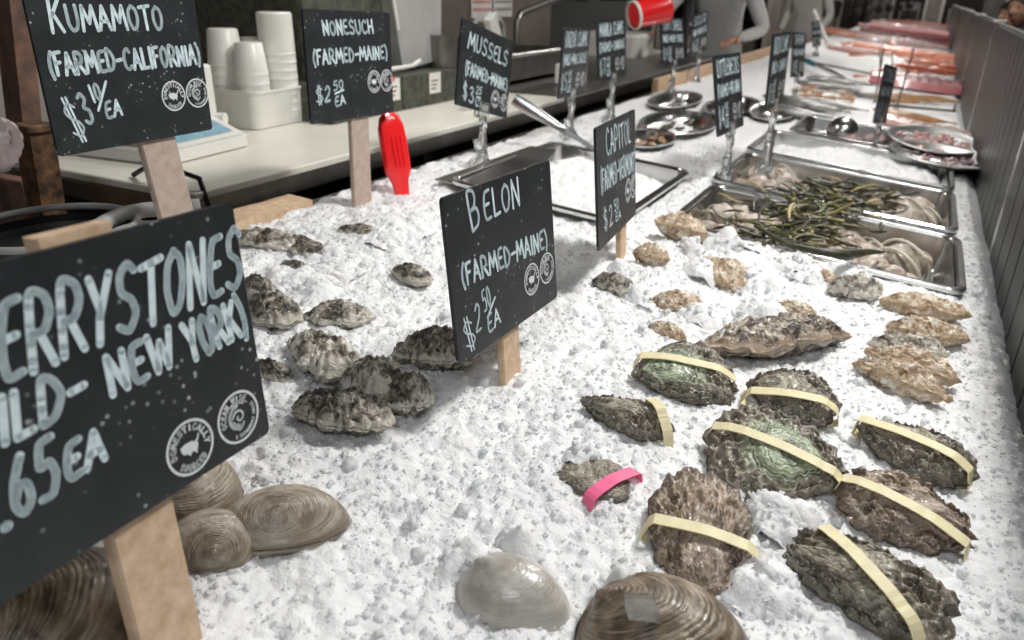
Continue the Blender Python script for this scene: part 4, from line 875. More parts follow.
# red scoop stuck in the ice
def scoop():
    A = Vector(at(402, 193, .0)); B2 = Vector(aty(388, 112, A.y)); t = thing('red_scoop', 'bright red plastic ice scoop handle standing in the ice by the worktop', 'scoop', A)
    ax = B2-A; L = ax.length; up = ax.normalized(); sd = (Vector((.35, 1, 0))-up*Vector((.35, 1, 0)).dot(up)).normalized(); nn = up.cross(sd); V = []; F = []
    prof = [(-.25, .45), (.02, .55), (.14, .62), (.28, .95), (.6, 1.0), (.82, .92), (.94, .72), (1.0, .35)]
    W = .030; n = 12
    for s_, w_ in prof:
        for k in range(n):
            a = 2*math.pi*k/n; V.append(up*L*s_+sd*W*w_*math.copysign(abs(math.cos(a))**.6, math.cos(a))+nn*.012*w_*math.copysign(abs(math.sin(a))**.6, math.sin(a)))
    for i in range(len(prof)-1):
        for k in range(n): F.append((i*n+k, i*n+(k+1) % n, (i+1)*n+(k+1) % n, (i+1)*n+k))
    F += [tuple(range(n-1, -1, -1)), tuple((len(prof)-1)*n+k for k in range(n))]
    MB().add(V, F).build('handle', M['red'], t, True)
    m = MB(); f = -1 if nn.x < 0 else 1
    for q in (-.55, .0, .55): m.tube([up*L*.34+sd*W*q*.6+nn*.0125*f, up*L*.70+sd*W*q*.6+nn*.0125*f], .0016, 6)
    m.build('grip_ridge', M['red'], t, True)
    m = MB(); m.lathe([(.0, 0), (.007, 0), (.007, .004), (.0, .004)], 14); R_ = nn.to_track_quat('Z', 'Y').to_matrix(); m.v = [tuple(R_ @ Vector(v)*1+up*L*.9+nn*.009*f) for v in m.v]; m.build('hanging_hole', M['white'], t)
scoop()
# left corner of the ice pan, put in as a separate flat plate, and the wooden strip along the bed
t = thing('pan_corner_plate', 'thin dull steel plate standing in for the left corner of the ice pan, under the mussels sign', 'tray', at(500, 165, .01))
P = [at(435, 179, .010), at(530, 146, .022), at(556, 150, .022), at(520, 196, .006)]; o0 = Vector(at(500, 165, .01))
m = MB(); m.add([Vector(p)-o0 for p in P]+[Vector(p)-o0-Vector((0, 0, .003)) for p in P], [(0, 1, 2, 3), (7, 6, 5, 4), (0, 4, 5, 1), (1, 5, 6, 2), (2, 6, 7, 3), (3, 7, 4, 0)]); m.build('plate', M['steeldark'], t)
m = MB(); m.tube([Vector(P[3])-o0, Vector(P[0])-o0, Vector(P[1])-o0, Vector(P[2])-o0], .0012, 8); m.build('rolled_edge', M['steeldark'], t, True)
t = thing('wooden_strip', 'rough pale wooden strip along the left back edge of the ice', 'wood', (-.962, .80, -.362))
m = MB(); V = []; F = []; q = random.Random(2)
for i in range(22):
    y = -.42+.66*i/21-.02
    for x, z in ((-.035+q.uniform(-.004, .004), -.03), (.018+q.uniform(-.006, .006), -.03), (.018+q.uniform(-.006, .006), .006+q.uniform(-.003, .003)), (-.035+q.uniform(-.004, .004), .010+q.uniform(-.003, .003))): V.append((x, y, z))
for i in range(21):
    for k in range(4): F.append((i*4+k, i*4+(k+1) % 4, i*4+4+(k+1) % 4, i*4+4+k))
F += [(3, 2, 1, 0), (84, 85, 86, 87)]; m.add(V, F); m.build('plank', M['wood'], t)

# ---------------------------------------------------------------- the guard towards the customers
def guard():
    gm, nt, b = newmat('guard_glass'); b.inputs['Base Color'].default_value = (.055, .052, .048, 1); b.inputs['Roughness'].default_value = .2; b.inputs['Metallic'].default_value = .2
    tc = nt.nodes.new('ShaderNodeTexCoord'); wv = nt.nodes.new('ShaderNodeTexNoise'); mp = nt.nodes.new('ShaderNodeMapping'); mp.inputs['Scale'].default_value = (1, 14, .2)
    nt.links.new(tc.outputs['Object'], mp.inputs[0]); nt.links.new(mp.outputs[0], wv.inputs['Vector']); wv.inputs['Scale'].default_value = 1.5
    nt.links.new(ramp(nt, wv.outputs['Fac'], [(.3, (.025, .023, .02)), (.7, (.14, .13, .12))]), b.inputs['Base Color'])
    gs = plain('mirrored_strip_grey', (.036, .034, .031), .42, .15, noise=.25, nscale=5, stretch=(1, 8, .3))  # solid dark strips stand in for the frames reflected in the glass
    labs = ['nearest dark glass guard panel at the right edge', 'second dark guard panel from the front', 'third dark guard panel from the front', 'fourth guard panel, partly behind the second', 'fifth guard panel far down the counter', 'sixth guard panel far down the counter', 'seventh guard panel near the far end', 'eighth guard panel near the far end', 'last guard panel at the far end']
    ys = [(.60, 1.78, -.085), (1.80, 3.45, -.075), (3.48, 5.0, -.07), (5.03, 6.6, -.07), (6.63, 8.3, -.07), (8.33, 10, -.07), (10.03, 11.8, -.07), (11.83, 13.6, -.07), (13.63, 15.6, -.07)]
    for (y0, y1, zt), lb in zip(ys, labs):
        zb = -.70; x0 = .205; lean = .035; H = zt-zb
        t = thing('guard_panel', lb, 'panel', (x0, y0, zb))
        def X(z): return -lean*0+lean*0*z
        m = MB(); m.box((0, .012, 0), (.008, y1-y0-.012, H), bev=.002); m.build('glass', gm, t)
        m = MB(); m.box((-.006, 0, 0), (.016, .014, H+.004), bev=.002); m.build('upright', M['steel'], t)
        m = MB(); m.box((-.006, y1-y0-.014, 0), (.016, y1-y0, H+.004), bev=.002); m.build('upright', M['steeldark'], t)
        m = MB(); m.box((-.003, .014, H-.004), (.011, y1-y0-.014, H+.004), bev=.002); m.build('top_rail', M['steeldark'], t)
        ns = int(round((y1-y0-.03)/.115)); wd_ = (y1-y0-.03)/ns
        for k in range(ns):
            m = MB(); m.box((-.006, .015+k*wd_+.004, .0), (-.001, .015+(k+1)*wd_-.004, H-.006), bev=.0015); m.build('slat', gs, t)
        m = MB(); m.box((-.014, -.012, H-.002), (.030, .018, H+.007), bev=.002); m.build('clamp', M['white'], t)
guard()
# counter body
m = MB(); m.box((-1.02, -.2, -1.3), (.20, 17.6, -.62)); o = m.build('display_counter', M['steeldark'])
tag(o, 'long dull steel counter body carrying the ice bed', 'counter')
m = MB(); m.box((-1.045, .10, -.62), (-1.025, 17.6, -.40)); m.box((-1.050, .10, -.402), (-1.015, 17.6, -.396), bev=.002); o = m.build('counter_back_lip', M['steeldark']); tag(o, 'thin dark steel lip behind the ice bed', 'counter edge')

# ---------------------------------------------------------------- the room
def S(name, m, mat): o = m.build(name, M[mat]); return struct(o)
m = MB(); m.box((-6, -2, -1.36), (8, 20, -1.3)); S('floor', m, 'floor')
m = MB(); m.box((-6, -2, 2.6), (8, 20, 2.66)); S('ceiling', m, 'ceilingm')
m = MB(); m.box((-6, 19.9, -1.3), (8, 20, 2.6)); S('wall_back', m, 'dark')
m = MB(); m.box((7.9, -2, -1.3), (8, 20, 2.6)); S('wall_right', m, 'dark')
m = MB(); m.box((-6, -2.1, -1.3), (8, -2, 2.6)); S('wall_front', m, 'ceilingm')
m = MB(); m.box((-2.10, -2, -1.3), (-2.0, 4.2, 2.6)); m.box((-5.9, 4.2, -1.3), (-2.0, 4.3, 2.6)); m.box((-6, 4.2, -1.3), (-5.9, 20, 2.6)); S('wall_left', m, 'wallbrown')
m = MB(); m.box((-2.0, .2, -1.0), (-1.985, 1.38, .6)); S('trim_1', m, 'tile')

m = MB(); m.box((-1.63, 9, -1.3), (-1.60, 16.5, 2.6)); S('trim_3', m, 'tile')

# worktop: white board on a steel frame
t = thing('worktop', 'long white cutting-board worktop on a dull steel frame behind the ice', 'worktop', (-1.45, 1.8, -.34))
m = MB(); m.box((-.33, -.90, -.016), (.345, .72, 0), bev=.004); m.build('white_board', M['topw'], t)
m = MB(); m.box((-.33, -.90, -.055), (.335, 3.1, -.017), bev=.003); m.build('steel_edge', M['steeldark'], t)
m = MB(); m.box((-.33, .73, -.016), (.345, 3.1, .0), bev=.004); m.tube([(.345, .73, -.006), (.345, 3.1, -.006)], .012, 10); m.build('steel_top', M['steeldark'], t)
for y in (-.75, -.05, .7, 1.6, 2.6):
    m = MB(); m.tube([(.27, y, -.94), (.27, y, -.055)], .017, 12); m.build('leg', M['steel'], t, True)
m = MB(); m.box((.05, -.85, -.55), (.25, 3.0, -.53)); m.build('lower_shelf', M['steeldark'], t)
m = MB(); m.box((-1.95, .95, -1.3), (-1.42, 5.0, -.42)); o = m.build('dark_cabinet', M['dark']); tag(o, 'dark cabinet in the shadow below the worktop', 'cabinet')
for k, (y, r_, lb) in enumerate(((1.55, .06, 'dark pot under the worktop beside its leg'), (1.95, .07, 'dark pot under the worktop, further back'))):
    m = MB().lathe([(0, 0), (r_, 0), (r_*1.1, .12), (r_*1.15, .125), (r_*1.05, .12), (r_*.95, .01), (0, .01)], 20); o = m.build('pot', M['dark'], None, True); o.location = (-1.22, y, -.87); tag(o, lb, 'pot')

# the row of stone-coloured boxes with tags, at the back of the worktop
def tagcard(parent, x, y, z, w_, h_, lines, rot=0):
    pass
GBX = 'green-grey speckled boxes at the back of the worktop'
for k, (y0, y1, x1, h, lb) in enumerate(((1.72, 1.935, -1.385, .10, 'speckled box with a small red-marked card, left of the steel beaker'), (1.94, 2.25, -1.385, .10, 'speckled box with a small white card, under the steel beaker'), (1.61, 1.715, -1.385, .10, 'speckled box behind the NONESUCH sign'))):
    t = thing('speckled_box', lb, 'box', (x1-.15, y0, -.34))
    m = MB(); m.box((0, 0, 0), (.15, y1-y0, h), bev=.004); m.build('body', M['stone'], t)
    if k < 2:
        y = (.135 if k == 0 else .14); m = MB(); m.box((.1515, y, .035), (.153, y+.065, .098)); c_ = m.build('price_card', M['paper'], t)
        m = MB()
        for j, L_ in enumerate((.040, .034, .026)):
            pl = [np.array((y+.010+i*L_/10, .074-j*.012+.0012*((-1)**i))) for i in range(11)]
            mm = MB(); ribbon(mm, pl, .0035, 0, 5); m.add([(.1532, v[0], v[1]) for v in mm.v], mm.f)
        m.build('small_writing', M['ink'], c_)
        if k == 0: m = MB(); m.box((.1531, y+.028, .090), (.1536, y+.036, .104)); m.build('red_mark', M['red'], c_)
m = MB(); m.box((-1.95, 1.66, -.235), (-1.50, 2.03, .5), bev=.004); o = m.build('panel_block', M['stone']); tag(o, 'green-grey speckled panel rising behind the NONESUCH sign', 'panel')
t = thing('steel_chute', 'bright bent sheet-steel chute beside the speckled panel', 'chute', (-1.46, 2.07, -.235))
m = MB(); V = [(0, -.12, .45), (0, .22, .45), (.0, .20, .02), (0, -.02, 0), (-.1, -.12, .45), (-.1, .22, .45), (-.1, .2, .02), (-.1, -.02, 0)]
m.add(V, [(0, 3, 2, 1), (4, 5, 6, 7), (0, 4, 7, 3), (1, 2, 6, 5), (3, 7, 6, 2), (0, 1, 5, 4)]); m.build('sheet', M['sheet'], t)
m = MB(); m.tube([(.004, -.115, .45), (.004, -.045, .12)], .006, 8); m.build('rolled_edge', M['white'], t, True)
m = MB().lathe([(0, 0), (.048, 0), (.052, .10), (.055, .102), (.050, .102), (.046, .004), (0, .004)], 28); o = m.build('steel_beaker', M['steeldark'], None, True); o.location = (-1.45, 2.26, -.238); tag(o, 'round steel beaker standing on the speckled boxes', 'beaker')
m = MB(); m.tube([(0, 0, 0), (.0, .10, .004), (0, .26, .008)], [.012, .008, .006], 8); m.tube([(0, .26, .008), (0, .30, .02)], .007, 8); o = m.build('white_brush', M['white'], None, True); o.location = (-1.43, 1.80, -.228); tag(o, 'white plastic brush lying on the speckled boxes', 'brush')

# tub and nested plastic cups
t = thing('plastic_tub', 'square translucent white tub holding stacks of plastic cups', 'tub', (-1.575, 1.535, -.338), (0, 0, .06))
m = MB()
rg = [(.0, 0), (.004, .085), (.008, .087), (.008, .094), (.002, .094), (-.002, .088), (-.006, .004)]; n = 24; V = []; F = []
for d, z in rg: V += [(x, y, z) for x, y in rrect(-.085-d, -.105-d, .085+d, .105+d, .022)]
for i in range(len(rg)-1):
    for k in range(n): F.append((i*n+k, i*n+(k+1) % n, (i+1)*n+(k+1) % n, (i+1)*n+k))
F += [tuple(range(n-1, -1, -1)), tuple((len(rg)-1)*n+k for k in range(n))]; m.add(V, F); m.build('tub_body', M['cups'], t, True)
def cups(x, y, r, h, n, label, z=-.325, tp=.82):
    t = thing('cup_stack', label, 'cups', (x, y, z))
    prof = [(0, 0)]
    m = MB(); pr = [(r, 0), (r*1.03, .004)]
    for k in range(n): zz = h*.62*(k+1)/n; pr += [(r*(1-.002*k), zz-.004), (r*1.025*(1-.002*k), zz-.002), (r*(1-.002*k), zz)]
    pr += [(r*.98, h*.64), (r*tp, h*.985), (r*tp*.92, h), (0, h)]
    m.lathe(pr, 28); m.build('cups', M['cups'], t, True)
cups(-1.615, 1.48, .046, .225, 6, 'tall stack of frosted cups at the left side of the tub')
cups(-1.535, 1.485, .043, .195, 5, 'shorter stack of frosted cups at the front of the tub')
cups(-1.535, 1.585, .047, .265, 8, 'tallest straight white stack in the tub', tp=.97)
cups(-1.62, 1.585, .040, .20, 5, 'stack of cups behind the others in the tub')
# weighing scale
t = thing('weighing_scale', 'white counter scale with a pale blue display behind the KUMAMOTO sign', 'scale', (-1.43, 1.13, -.338), (0, 0, .10))
m = MB(); m.box((-.16, -.12, .0), (.10, .13, .030), bev=.006); m.build('base', M['white'], t)
m = MB(); V = [(.02, -.11, .030), (.10, -.11, .030), (.10, .12, .030), (.02, .12, .030), (.0, -.11, .062), (.015, -.11, .062), (.015, .12, .062), (.0, .12, .062)]
m.add(V, [(0, 1, 5, 4), (1, 2, 6, 5), (2, 3, 7, 6), (3, 0, 4, 7), (4, 5, 6, 7)]); m.build('console', M['white'], t)
p = aty(211, 128, 1.25)
Ti = (Matrix.Translation(t.location) @ Matrix.Rotation(.10, 4, 'Z')).inverted(); pc = Ti @ Vector(p)
m = MB(); m.box((pc.x-.02, pc.y-.02, .0), (pc.x+.012, pc.y+.018, .175), bev=.006); m.build('column', M['white'], t)
m = MB(); m.tube([(pc.x+.010, pc.y+.012, .055), (pc.x+.03, pc.y+.018, .055)], .014, 14); m.build('knob', M['white'], t, True)
m = MB(); a_ = [Vector(v) for v in (V[1], V[2], V[6], V[5])]; nn_ = Vector((.35, 0, .93))*.0008
def bil(u, v): return (a_[0]*(1-u)+a_[1]*u)*(1-v)+(a_[3]*(1-u)+a_[2]*u)*v+nn_
m.add([bil(.08, .2), bil(.92, .2), bil(.92, .85), bil(.08, .85)], [(0, 1, 2, 3)]); m.build('display', plain('scale_display', (.25, .45, .55), .3, noise=.15, nscale=60), t)
m = MB(); m.box((-.15, -.10, .062), (.0, .11, .068), bev=.002); m.build('weighing_plate', M['steel'], t)
m = MB(); m.tube([(-1.30, .93, -.335), (-1.22, .92, -.30), (-1.12, .93, -.32), (-1.09, .92, -.38), (-1.10, .91, -.48), (-1.14, .90, -.6)], .005, 8); o = m.build('black_cable', M['black'], None, True); tag(o, 'black cable hanging over the near end of the worktop', 'cable')
# papers and shelf things on the back wall
for k, (y, w_, mt, lb) in enumerate(((3.38, .20, 'pinkpaper', 'pink printed sheet taped to the back wall'), (3.60, .20, 'paper', 'white printed sheet taped to the back wall'))):
    t = thing('paper_sheet', lb, 'paper', (-1.995, y, -.122)); m = MB(); m.box((0, 0, 0), (.002, w_, .26)); m.build('sheet', M['paper'], t)
    m = MB()
    for j in range(6): m.box((.0021, .012, .03+j*.035), (.0026, w_-.012, .045+j*.035))
    m.build('print', M[mt] if k == 0 else M['grey'], t)
o = MB().box((-1.78, 1.72, .015), (-1.62, 1.86, .12), bev=.003).build('wall_box', M['paper']); tag(o, 'white box on the wall above the plastic cups', 'box')
# sink trough, tap arms
t = thing('steel_sink', 'wide dull steel sink trough behind the worktop', 'sink', (-1.72, 2.45, -.335))
m = MB(); 
m.box((-.2, 0, 0), (.28, .02, .105)); m.box((-.2, .93, 0), (.28, .95, .105)); m.box((-.2, 0, 0), (-.18, .95, .14)); m.box((.26, 0, 0), (.28, .95, .105)); m.box((-.2, 0, 0), (.28, .95, .01)); m.build('basin', M['steeldark'], t)
m = MB(); m.tube([(.285, 0, .105), (.285, .95, .105)], .010, 10); m.build('rim', M['steel'], t, True)
t = thing('bent_pipe', 'bent grey tap pipe arching over the sink', 'pipe', (-1.55, 2.75, -.24))
MB().tube([(0, -.12, -.0), (0, -.12, .11), (0, -.09, .135), (0, .10, .135), (0, .13, .11), (0, .13, 0)], .010, 10).build('pipe', M['grey'], t, True)
t = thing('steel_tap', 'long steel tap arm slanting up to the valve in the background', 'tap', (-1.55, 3.0, -.2))
m = MB(); m.tube([(0, 0, 0), (0, 0, .09), (0, .03, .115), (0, .55, .20), (.0, .75, .24)], .015, 10); m.build('arm', M['steeldark'], t, True)
m = MB(); m.box((-.03, .65, .16), (.05, .82, .26), bev=.012); m.build('valve', M['steeldark'], t); m = MB(); m.tube([(0, .45, .2), (.0, .50, .5)], .012, 8); m.build('riser', M['steeldark'], t, True)
m = MB(); m.tube([(0, .52, .24), (0, .75, .5)], .012, 8); m.build('brace', M['steeldark'], t, True)
t = thing('white_packet', 'white ribbed packet leaning over the sink', 'packet', (-1.45, 2.60, -.21), (.5, 0, 0))
m = MB(); m.box((0, 0, 0), (.03, .055, .13), bev=.003); m.build('packet', M['paper'], t)
m = MB()
for k in range(3): m.box((.0301, .008+k*.016, .004), (.0306, .012+k*.016, .126))
m.build('ridge', M['grey'], t)
t = thing('marker_pen', 'red and white knife handle lying at the back of the white worktop', 'knife', (-1.24, 2.13, -.328), (0, 0, .12))
m = MB(); m.box((-.010, -.09, -.01), (.010, .02, .012), bev=.003); m.build('white_end', M['white'], t)
m = MB(); m.box((-.010, .022, -.01), (.012, .15, .014), bev=.004); m.build('red_end', plain('red_rubber', (.65, .02, .07), .45), t)
t.name = 'knife'
o = MB().box((-1.30, 2.85, -.335), (-1.20, 2.95, -.26), bev=.006).build('paper_packet', M['paper']); tag(o, 'small cream packet on the steel worktop between two price signs', 'packet')

# left corner: brick pier, rusty iron, bag, bucket and hose
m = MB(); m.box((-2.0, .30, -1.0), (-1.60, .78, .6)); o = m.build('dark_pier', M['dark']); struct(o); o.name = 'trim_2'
pr = ray(22, 50); 
def boxat(px, py, y, w_, d_, h_, up=0):
    p = aty(px, py, y); return p
p = aty(22, 182, .74); m = MB(); m.box((p[0]-.25, .74, -1.0), (p[0], .765, p[2]), bev=.004); o = m.build('brick_pier', M['brick']); tag(o, 'low pier of crumbling old brick at the left edge', 'brick pier')
a0 = aty(46, 205, .73); a1 = aty(33, 126, .73)
t = thing('rusty_post', 'rusty iron post leaning in the left corner beside the bag', 'post', a0)
m = MB(); ax = Vector(a1)-Vector(a0); V = []; sd = Vector((0, 1, 0)).cross(ax).normalized()
for s_ in (-1.4, 1.0): V += [ax*s_+sd*.021*u+Vector((0, 1, 0))*.02*v for u, v in ((-1, -1), (1, -1), (1, 1), (-1, 1))]
m.add(V, [(3, 2, 1, 0), (4, 5, 6, 7), (0, 1, 5, 4), (1, 2, 6, 5), (2, 3, 7, 6), (3, 0, 4, 7)]); m.build('post', M['rust'], t)
m = MB(); m.box((-.027, -.024, -.008), (.027, .024, .004), bev=.003); m.v = [tuple(Vector(v)+ax) for v in m.v]; m.build('cap', M['rust'], t)
a0 = aty(30, 160, .95); a1 = aty(10, -30, .95)
m = MB(); V = []
for q_ in (a0, a1):
    V += [(q_[0]+u, q_[1]+v, q_[2]) for u, v in ((-.035, -.02), (.022, -.02), (.022, .02), (-.035, .02))]
m.add(V, [(3, 2, 1, 0), (4, 5, 6, 7), (0, 1, 5, 4), (1, 2, 6, 5), (2, 3, 7, 6), (3, 0, 4, 7)]); o = m.build('brick_column', M['brick']); tag(o, 'narrow mottled brick column rising at the top left corner', 'column')
p = aty(-6, 145, .55)
t = thing('plastic_bag', 'crumpled pinkish plastic bag hanging at the left edge', 'bag', p)
N1, N2 = 24, 30; V = []; F = []
for i in range(N1):
    f_ = i/(N1-1); z = .034-.068*f_; r_ = .026*math.sin(math.pi*min(1, f_*.9+.08))**.6+.004
    for k in range(N2):
        a = 2*math.pi*k/N2; rr_ = r_*(1+.55*float(vnoise(math.cos(a)*2+5, f_*3+math.sin(a)*2+5, 7))+.16*math.sin(k*1.3+f_*9)); V.append((rr_*math.cos(a)*1.1, rr_*math.sin(a)*.8, z))
for i in range(N1-1):
    for k in range(N2): F.append((i*N2+k, i*N2+(k+1) % N2, (i+1)*N2+(k+1) % N2, (i+1)*N2+k))
MB().add(V, F+[tuple(range(N2-1, -1, -1)), tuple((N1-1)*N2+k for k in range(N2))]).build('bag', M['bag'], t, True)
t = thing('grey_bin', 'round dark bin with a grey rolled rim behind the nearest sign', 'bin', (-1.01, .586, -.305), (0, .0, 0))
m = MB(); m.lathe([(.104, -.01), (.100, -.35), (.0, -.35)], 40); m.build('bin_body', M['black'], t, True)
m = MB(); m.tube([(.106*math.cos(a), .106*math.sin(a), 0) for a in [k*math.pi/24 for k in range(49)]], .005, 10, False); m.build('rim', M['grey'], t, True)
m = MB(); m.lathe([(0, -.03), (.099, -.028), (.101, -.02)], 40); m.build('lid', plain('dark_blue_plastic', (.022, .026, .03), .45), t, True)
t = thing('grey_hose', 'thick grey hose curving between the bin and the KUMAMOTO stake', 'hose', (0, 0, 0))
pts = [atz(x, y, -.30) for x, y in ((92, 232), (106, 222), (124, 214), (145, 210), (170, 208), (200, 206))]
o0 = Vector(pts[0]); t.location = o0; m = MB(); m.tube([Vector(p_)-o0 for p_ in pts], .011, 12); m.build('hose', M['grey'], t, True)
pts = [atz(x, y, -.31) for x, y in ((100, 243), (120, 232), (140, 226), (165, 226))]
t2 = MB(); t2.tube([Vector(p_)-o0 for p_ in pts], .008, 10); t2.build('loop', M['grey'], t, True)
# clear film under the nearest sign
m = MB(); V = [at(60, 555, .02), at(115, 510, .05), at(140, 590, .012), at(100, 590, .02)]; V = [tuple(v) for v in V]
mm = MB(); mm.add(V+[(a, b, c-.001) for a, b, c in V], [(0, 1, 2, 3), (7, 6, 5, 4), (0, 4, 5, 1), (1, 5, 6, 2), (2, 6, 7, 3), (3, 7, 4, 0)]); o = mm.build('plastic_film', plain('clear_film', (.9, .9, .88), .15, trans=.85)); tag(o, 'scrap of clear film lying under the nearest sign', 'film')

# ---------------------------------------------------------------- the far rows on ice
def fish_mesh(name, mat, L, w_=.16, h_=.24):
    n, kk = 18, 12; V = []; F = []
    for i in range(n):
        s_ = i/(n-1); r_ = (math.sin(math.pi*min(1, s_**.75*.93+.04))**.8)*(1-.25*s_)+.02
        for k in range(kk):
            a = 2*math.pi*k/kk; V.append((L*(s_-.5), L*h_*.5*r_*math.cos(a), L*w_*.5*r_*math.sin(a)+L*w_*.3))
    for i in range(n-1):
        for k in range(kk): F.append((i*kk+k, i*kk+(k+1) % kk, (i+1)*kk+(k+1) % kk, (i+1)*kk+k))
    F += [tuple(range(kk-1, -1, -1)), tuple((n-1)*kk+k for k in range(kk))]
    return V, F
def make_fish(label, group, mat, L, loc, yaw):
    t = thing('whole_fish', label, 'fish', loc, (0, math.atan(SL), yaw), group)
    V, F = fish_mesh('body', mat, L); MB().add(V, F).build('body', mat, t, True)
    z = L*.05; e = L*.01
    m = MB(); m.prism([(L*.46, -.01*L), (L*.62, -.12*L), (L*.58, 0), (L*.62, .12*L), (L*.46, .01*L)], z-e, z+e); m.build('tail', mat, t)
    m = MB(); m.prism([(-.1*L, .10*L), (.12*L, .20*L), (.22*L, .07*L)], z-e, z+e); m.build('fin', mat, t)
    m = MB().lathe([(0, .004*L), (.012*L, 0), (.012*L, -.01*L)], 8, c=(-.40*L, -.01*L, .135*L)); m.build('eye', M['black'], t); return t
def copytree(o, parent=None):
    c = o.copy(); COL.objects.link(c); c.parent = parent
    for ch in [q for q in bpy.data.objects if q.parent == o]: copytree(ch, c)
    return c
def row(proto, spots, label, group):
    for i, (x, y, yaw, s_) in enumerate(spots):
        o = proto if i == 0 else copytree(proto)
        o.location = (x, y, float(Hlow(x, y))+.004); o.rotation_euler = (0, math.atan(SL), yaw); o.scale = (s_, s_, s_); o['label'] = label; o['group'] = group
mg = plain('grey_fish_skin', (.34, .33, .30), .3, c2=(.07, .075, .07), nscale=25, coat=.3); mred = plain('red_fish_flesh', (.42, .035, .035), .3, c2=(.28, .02, .025), nscale=14, coat=.4)
morange = plain('orange_shell', (.85, .24, .10), .35, c2=(.70, .12, .05), nscale=30, coat=.3); msal = plain('salmon_flesh', (.85, .38, .25), .35, c2=(.72, .26, .16), nscale=18, coat=.3)
mpale = plain('pale_pink_flesh', (.72, .50, .46), .35, c2=(.60, .36, .34), nscale=18, coat=.3); mbr = plain('golden_fish_skin', (.55, .30, .12), .35, c2=(.30, .15, .07), nscale=30, coat=.3)
q = random.Random(12)
def spots(px0, px1, py0, py1, n, yaw, js=.15):
    o = []
    for i in range(n):
        p = at(q.uniform(px0, px1), q.uniform(py0, py1)); o.append((p[0], p[1], yaw+q.uniform(-js, js), q.uniform(.85, 1.15)))
    return o
pz = (0, 0, 0)
row(make_fish('', '', mg, .22, pz, 0), spots(790, 850, 96, 118, 7, .1)+spots(806, 868, 84, 98, 5, .1), 'small grey fish lying on ice behind the slanting sign', 'small grey fish on ice')
row(make_fish('', '', mbr, .20, pz, 0), spots(895, 940, 98, 104, 5, .05)+spots(897, 940, 116, 122, 5, .05), 'golden brown fish right of the narrow sign', 'golden fish on ice')
row(make_fish('', '', morange, .28, pz, 0), [(*at(918, 71)[:2], -.1, 1), (*at(945, 74)[:2], -.1, 1), (*at(955, 70)[:2], .1, .9), (*at(930, 66)[:2], -.2, .9)], 'bright orange-red fish beside the guard', 'orange fish by the guard')
def curl(label, group, mat, s):   # a shrimp: a curved, segmented, tapering body with a tail fan
    t = thing('shrimp', label, 'shrimp', pz, None, group)
    pts = [(s*math.cos(a), s*.8*math.sin(a), s*.18) for a in [math.radians(-20+20*k) for k in range(12)]]
    rr_ = [s*(.26-.016*k)*(1 if k % 2 else .9) for k in range(12)]; MB().tube(pts, rr_, 8).build('body', mat, t, True)
    p = Vector(pts[-1]); m = MB(); m.prism([(p.x, p.y), (p.x+.35*s, p.y-.35*s), (p.x+.1*s, p.y-.45*s), (p.x-.1*s, p.y-.35*s)], s*.1, s*.16); m.build('tail_fan', mat, t)
    m = MB()
    for k in (0, 1): m.tube([(s, -.3*s, s*.2), (s*(.6+.3*k), -.9*s, s*.35), (s*(.1+.5*k), -1.3*s, s*.2)], s*.02, 5)
    m.build('feelers', mat, t); return t
row(curl('', '', morange, .030), spots(858, 930, 66, 84, 30, 0, 3), 'pink-orange shrimp on ice beyond the narrow sign', 'shrimp on ice')
row(curl('', '', msal, .05), spots(845, 900, 42, 58, 20, 0, 3)+spots(905, 964, 56, 68, 22, 0, 3), 'salmon-coloured prawn heaped on ice farther back', 'large prawns on ice')
row(curl('', '', mtan, .030), spots(790, 850, 88, 106, 20, 0, 3), 'tan shrimp lying among the small grey fish', 'tan shrimp on ice')
def slab(label, group, mat, L, W):
    t = thing('fish_fillet', label, 'fillet', pz, None, group); n = 14; V = []; F = []
    for i in range(n):
        s_ = i/(n-1); w_ = W/2*(.35+.65*math.sin(math.pi*min(.97, s_*.8+.15))**.6); x = L*(s_-.5)
        V += [(x, -w_, 0), (x, -w_*.85, W*.13), (x, 0, W*.2*(1-.3*s_)), (x, w_*.9, W*.08), (x, w_, 0)]
    for i in range(n-1):
        for k in range(5): F.append((i*5+k, i*5+(k+1) % 5, (i+1)*5+(k+1) % 5, (i+1)*5+k))
    F += [(4, 3, 2, 1, 0), tuple((n-1)*5+k for k in range(5))]; MB().add(V, F).build('flesh', mat, t, True)
    m = MB()
    for k in range(6): x = L*(-.35+.12*k); m.tube([(x, -W*.3, W*.15), (x+.04*L, 0, W*.195), (x, W*.3, W*.12)], W*.012, 5)
    m.build('sinew', mpale, t, True); return t
def line(px0, py0, px1, py1, n, yaw):
    o = []
    for i in range(n):
        p = at(px0+(px1-px0)*(i+.5)/n, py0+(py1-py0)*(i+.5)/n+q.uniform(-.6, .6))
        if p[1] > 17: p = p*(17-q.random())/p[1]
        o.append((p[0], p[1], yaw+q.uniform(-.1, .1), 1))
    return o
mmag = plain('rosy_fish_flesh', (.80, .30, .30), .35, c2=(.62, .22, .24), nscale=14, coat=.3)
row(slab('', '', mred, .34, .22), line(868, 33, 965, 46, 8, -.05)+line(868, 36, 965, 49, 8, 0), 'dark red fish fillet in the long red row', 'dark red fillets in a row')
row(slab('', '', mpale, .44, .26), line(868, 28, 962, 37, 7, 0)+line(880, 24, 960, 31, 7, 0)+line(872, 40.5, 930, 47.5, 5, 0), 'pale pink fillet in the rows on either side of the red ones', 'pale pink fillets')
row(slab('', '', mmag, .46, .28), line(895, 24, 960, 27.5, 6, 0)+line(880, 31, 962, 40, 6, 0)+line(905, 86, 960, 91, 3, -.05), 'rosy fillet on ice beyond or before the red row', 'rosy fillets')
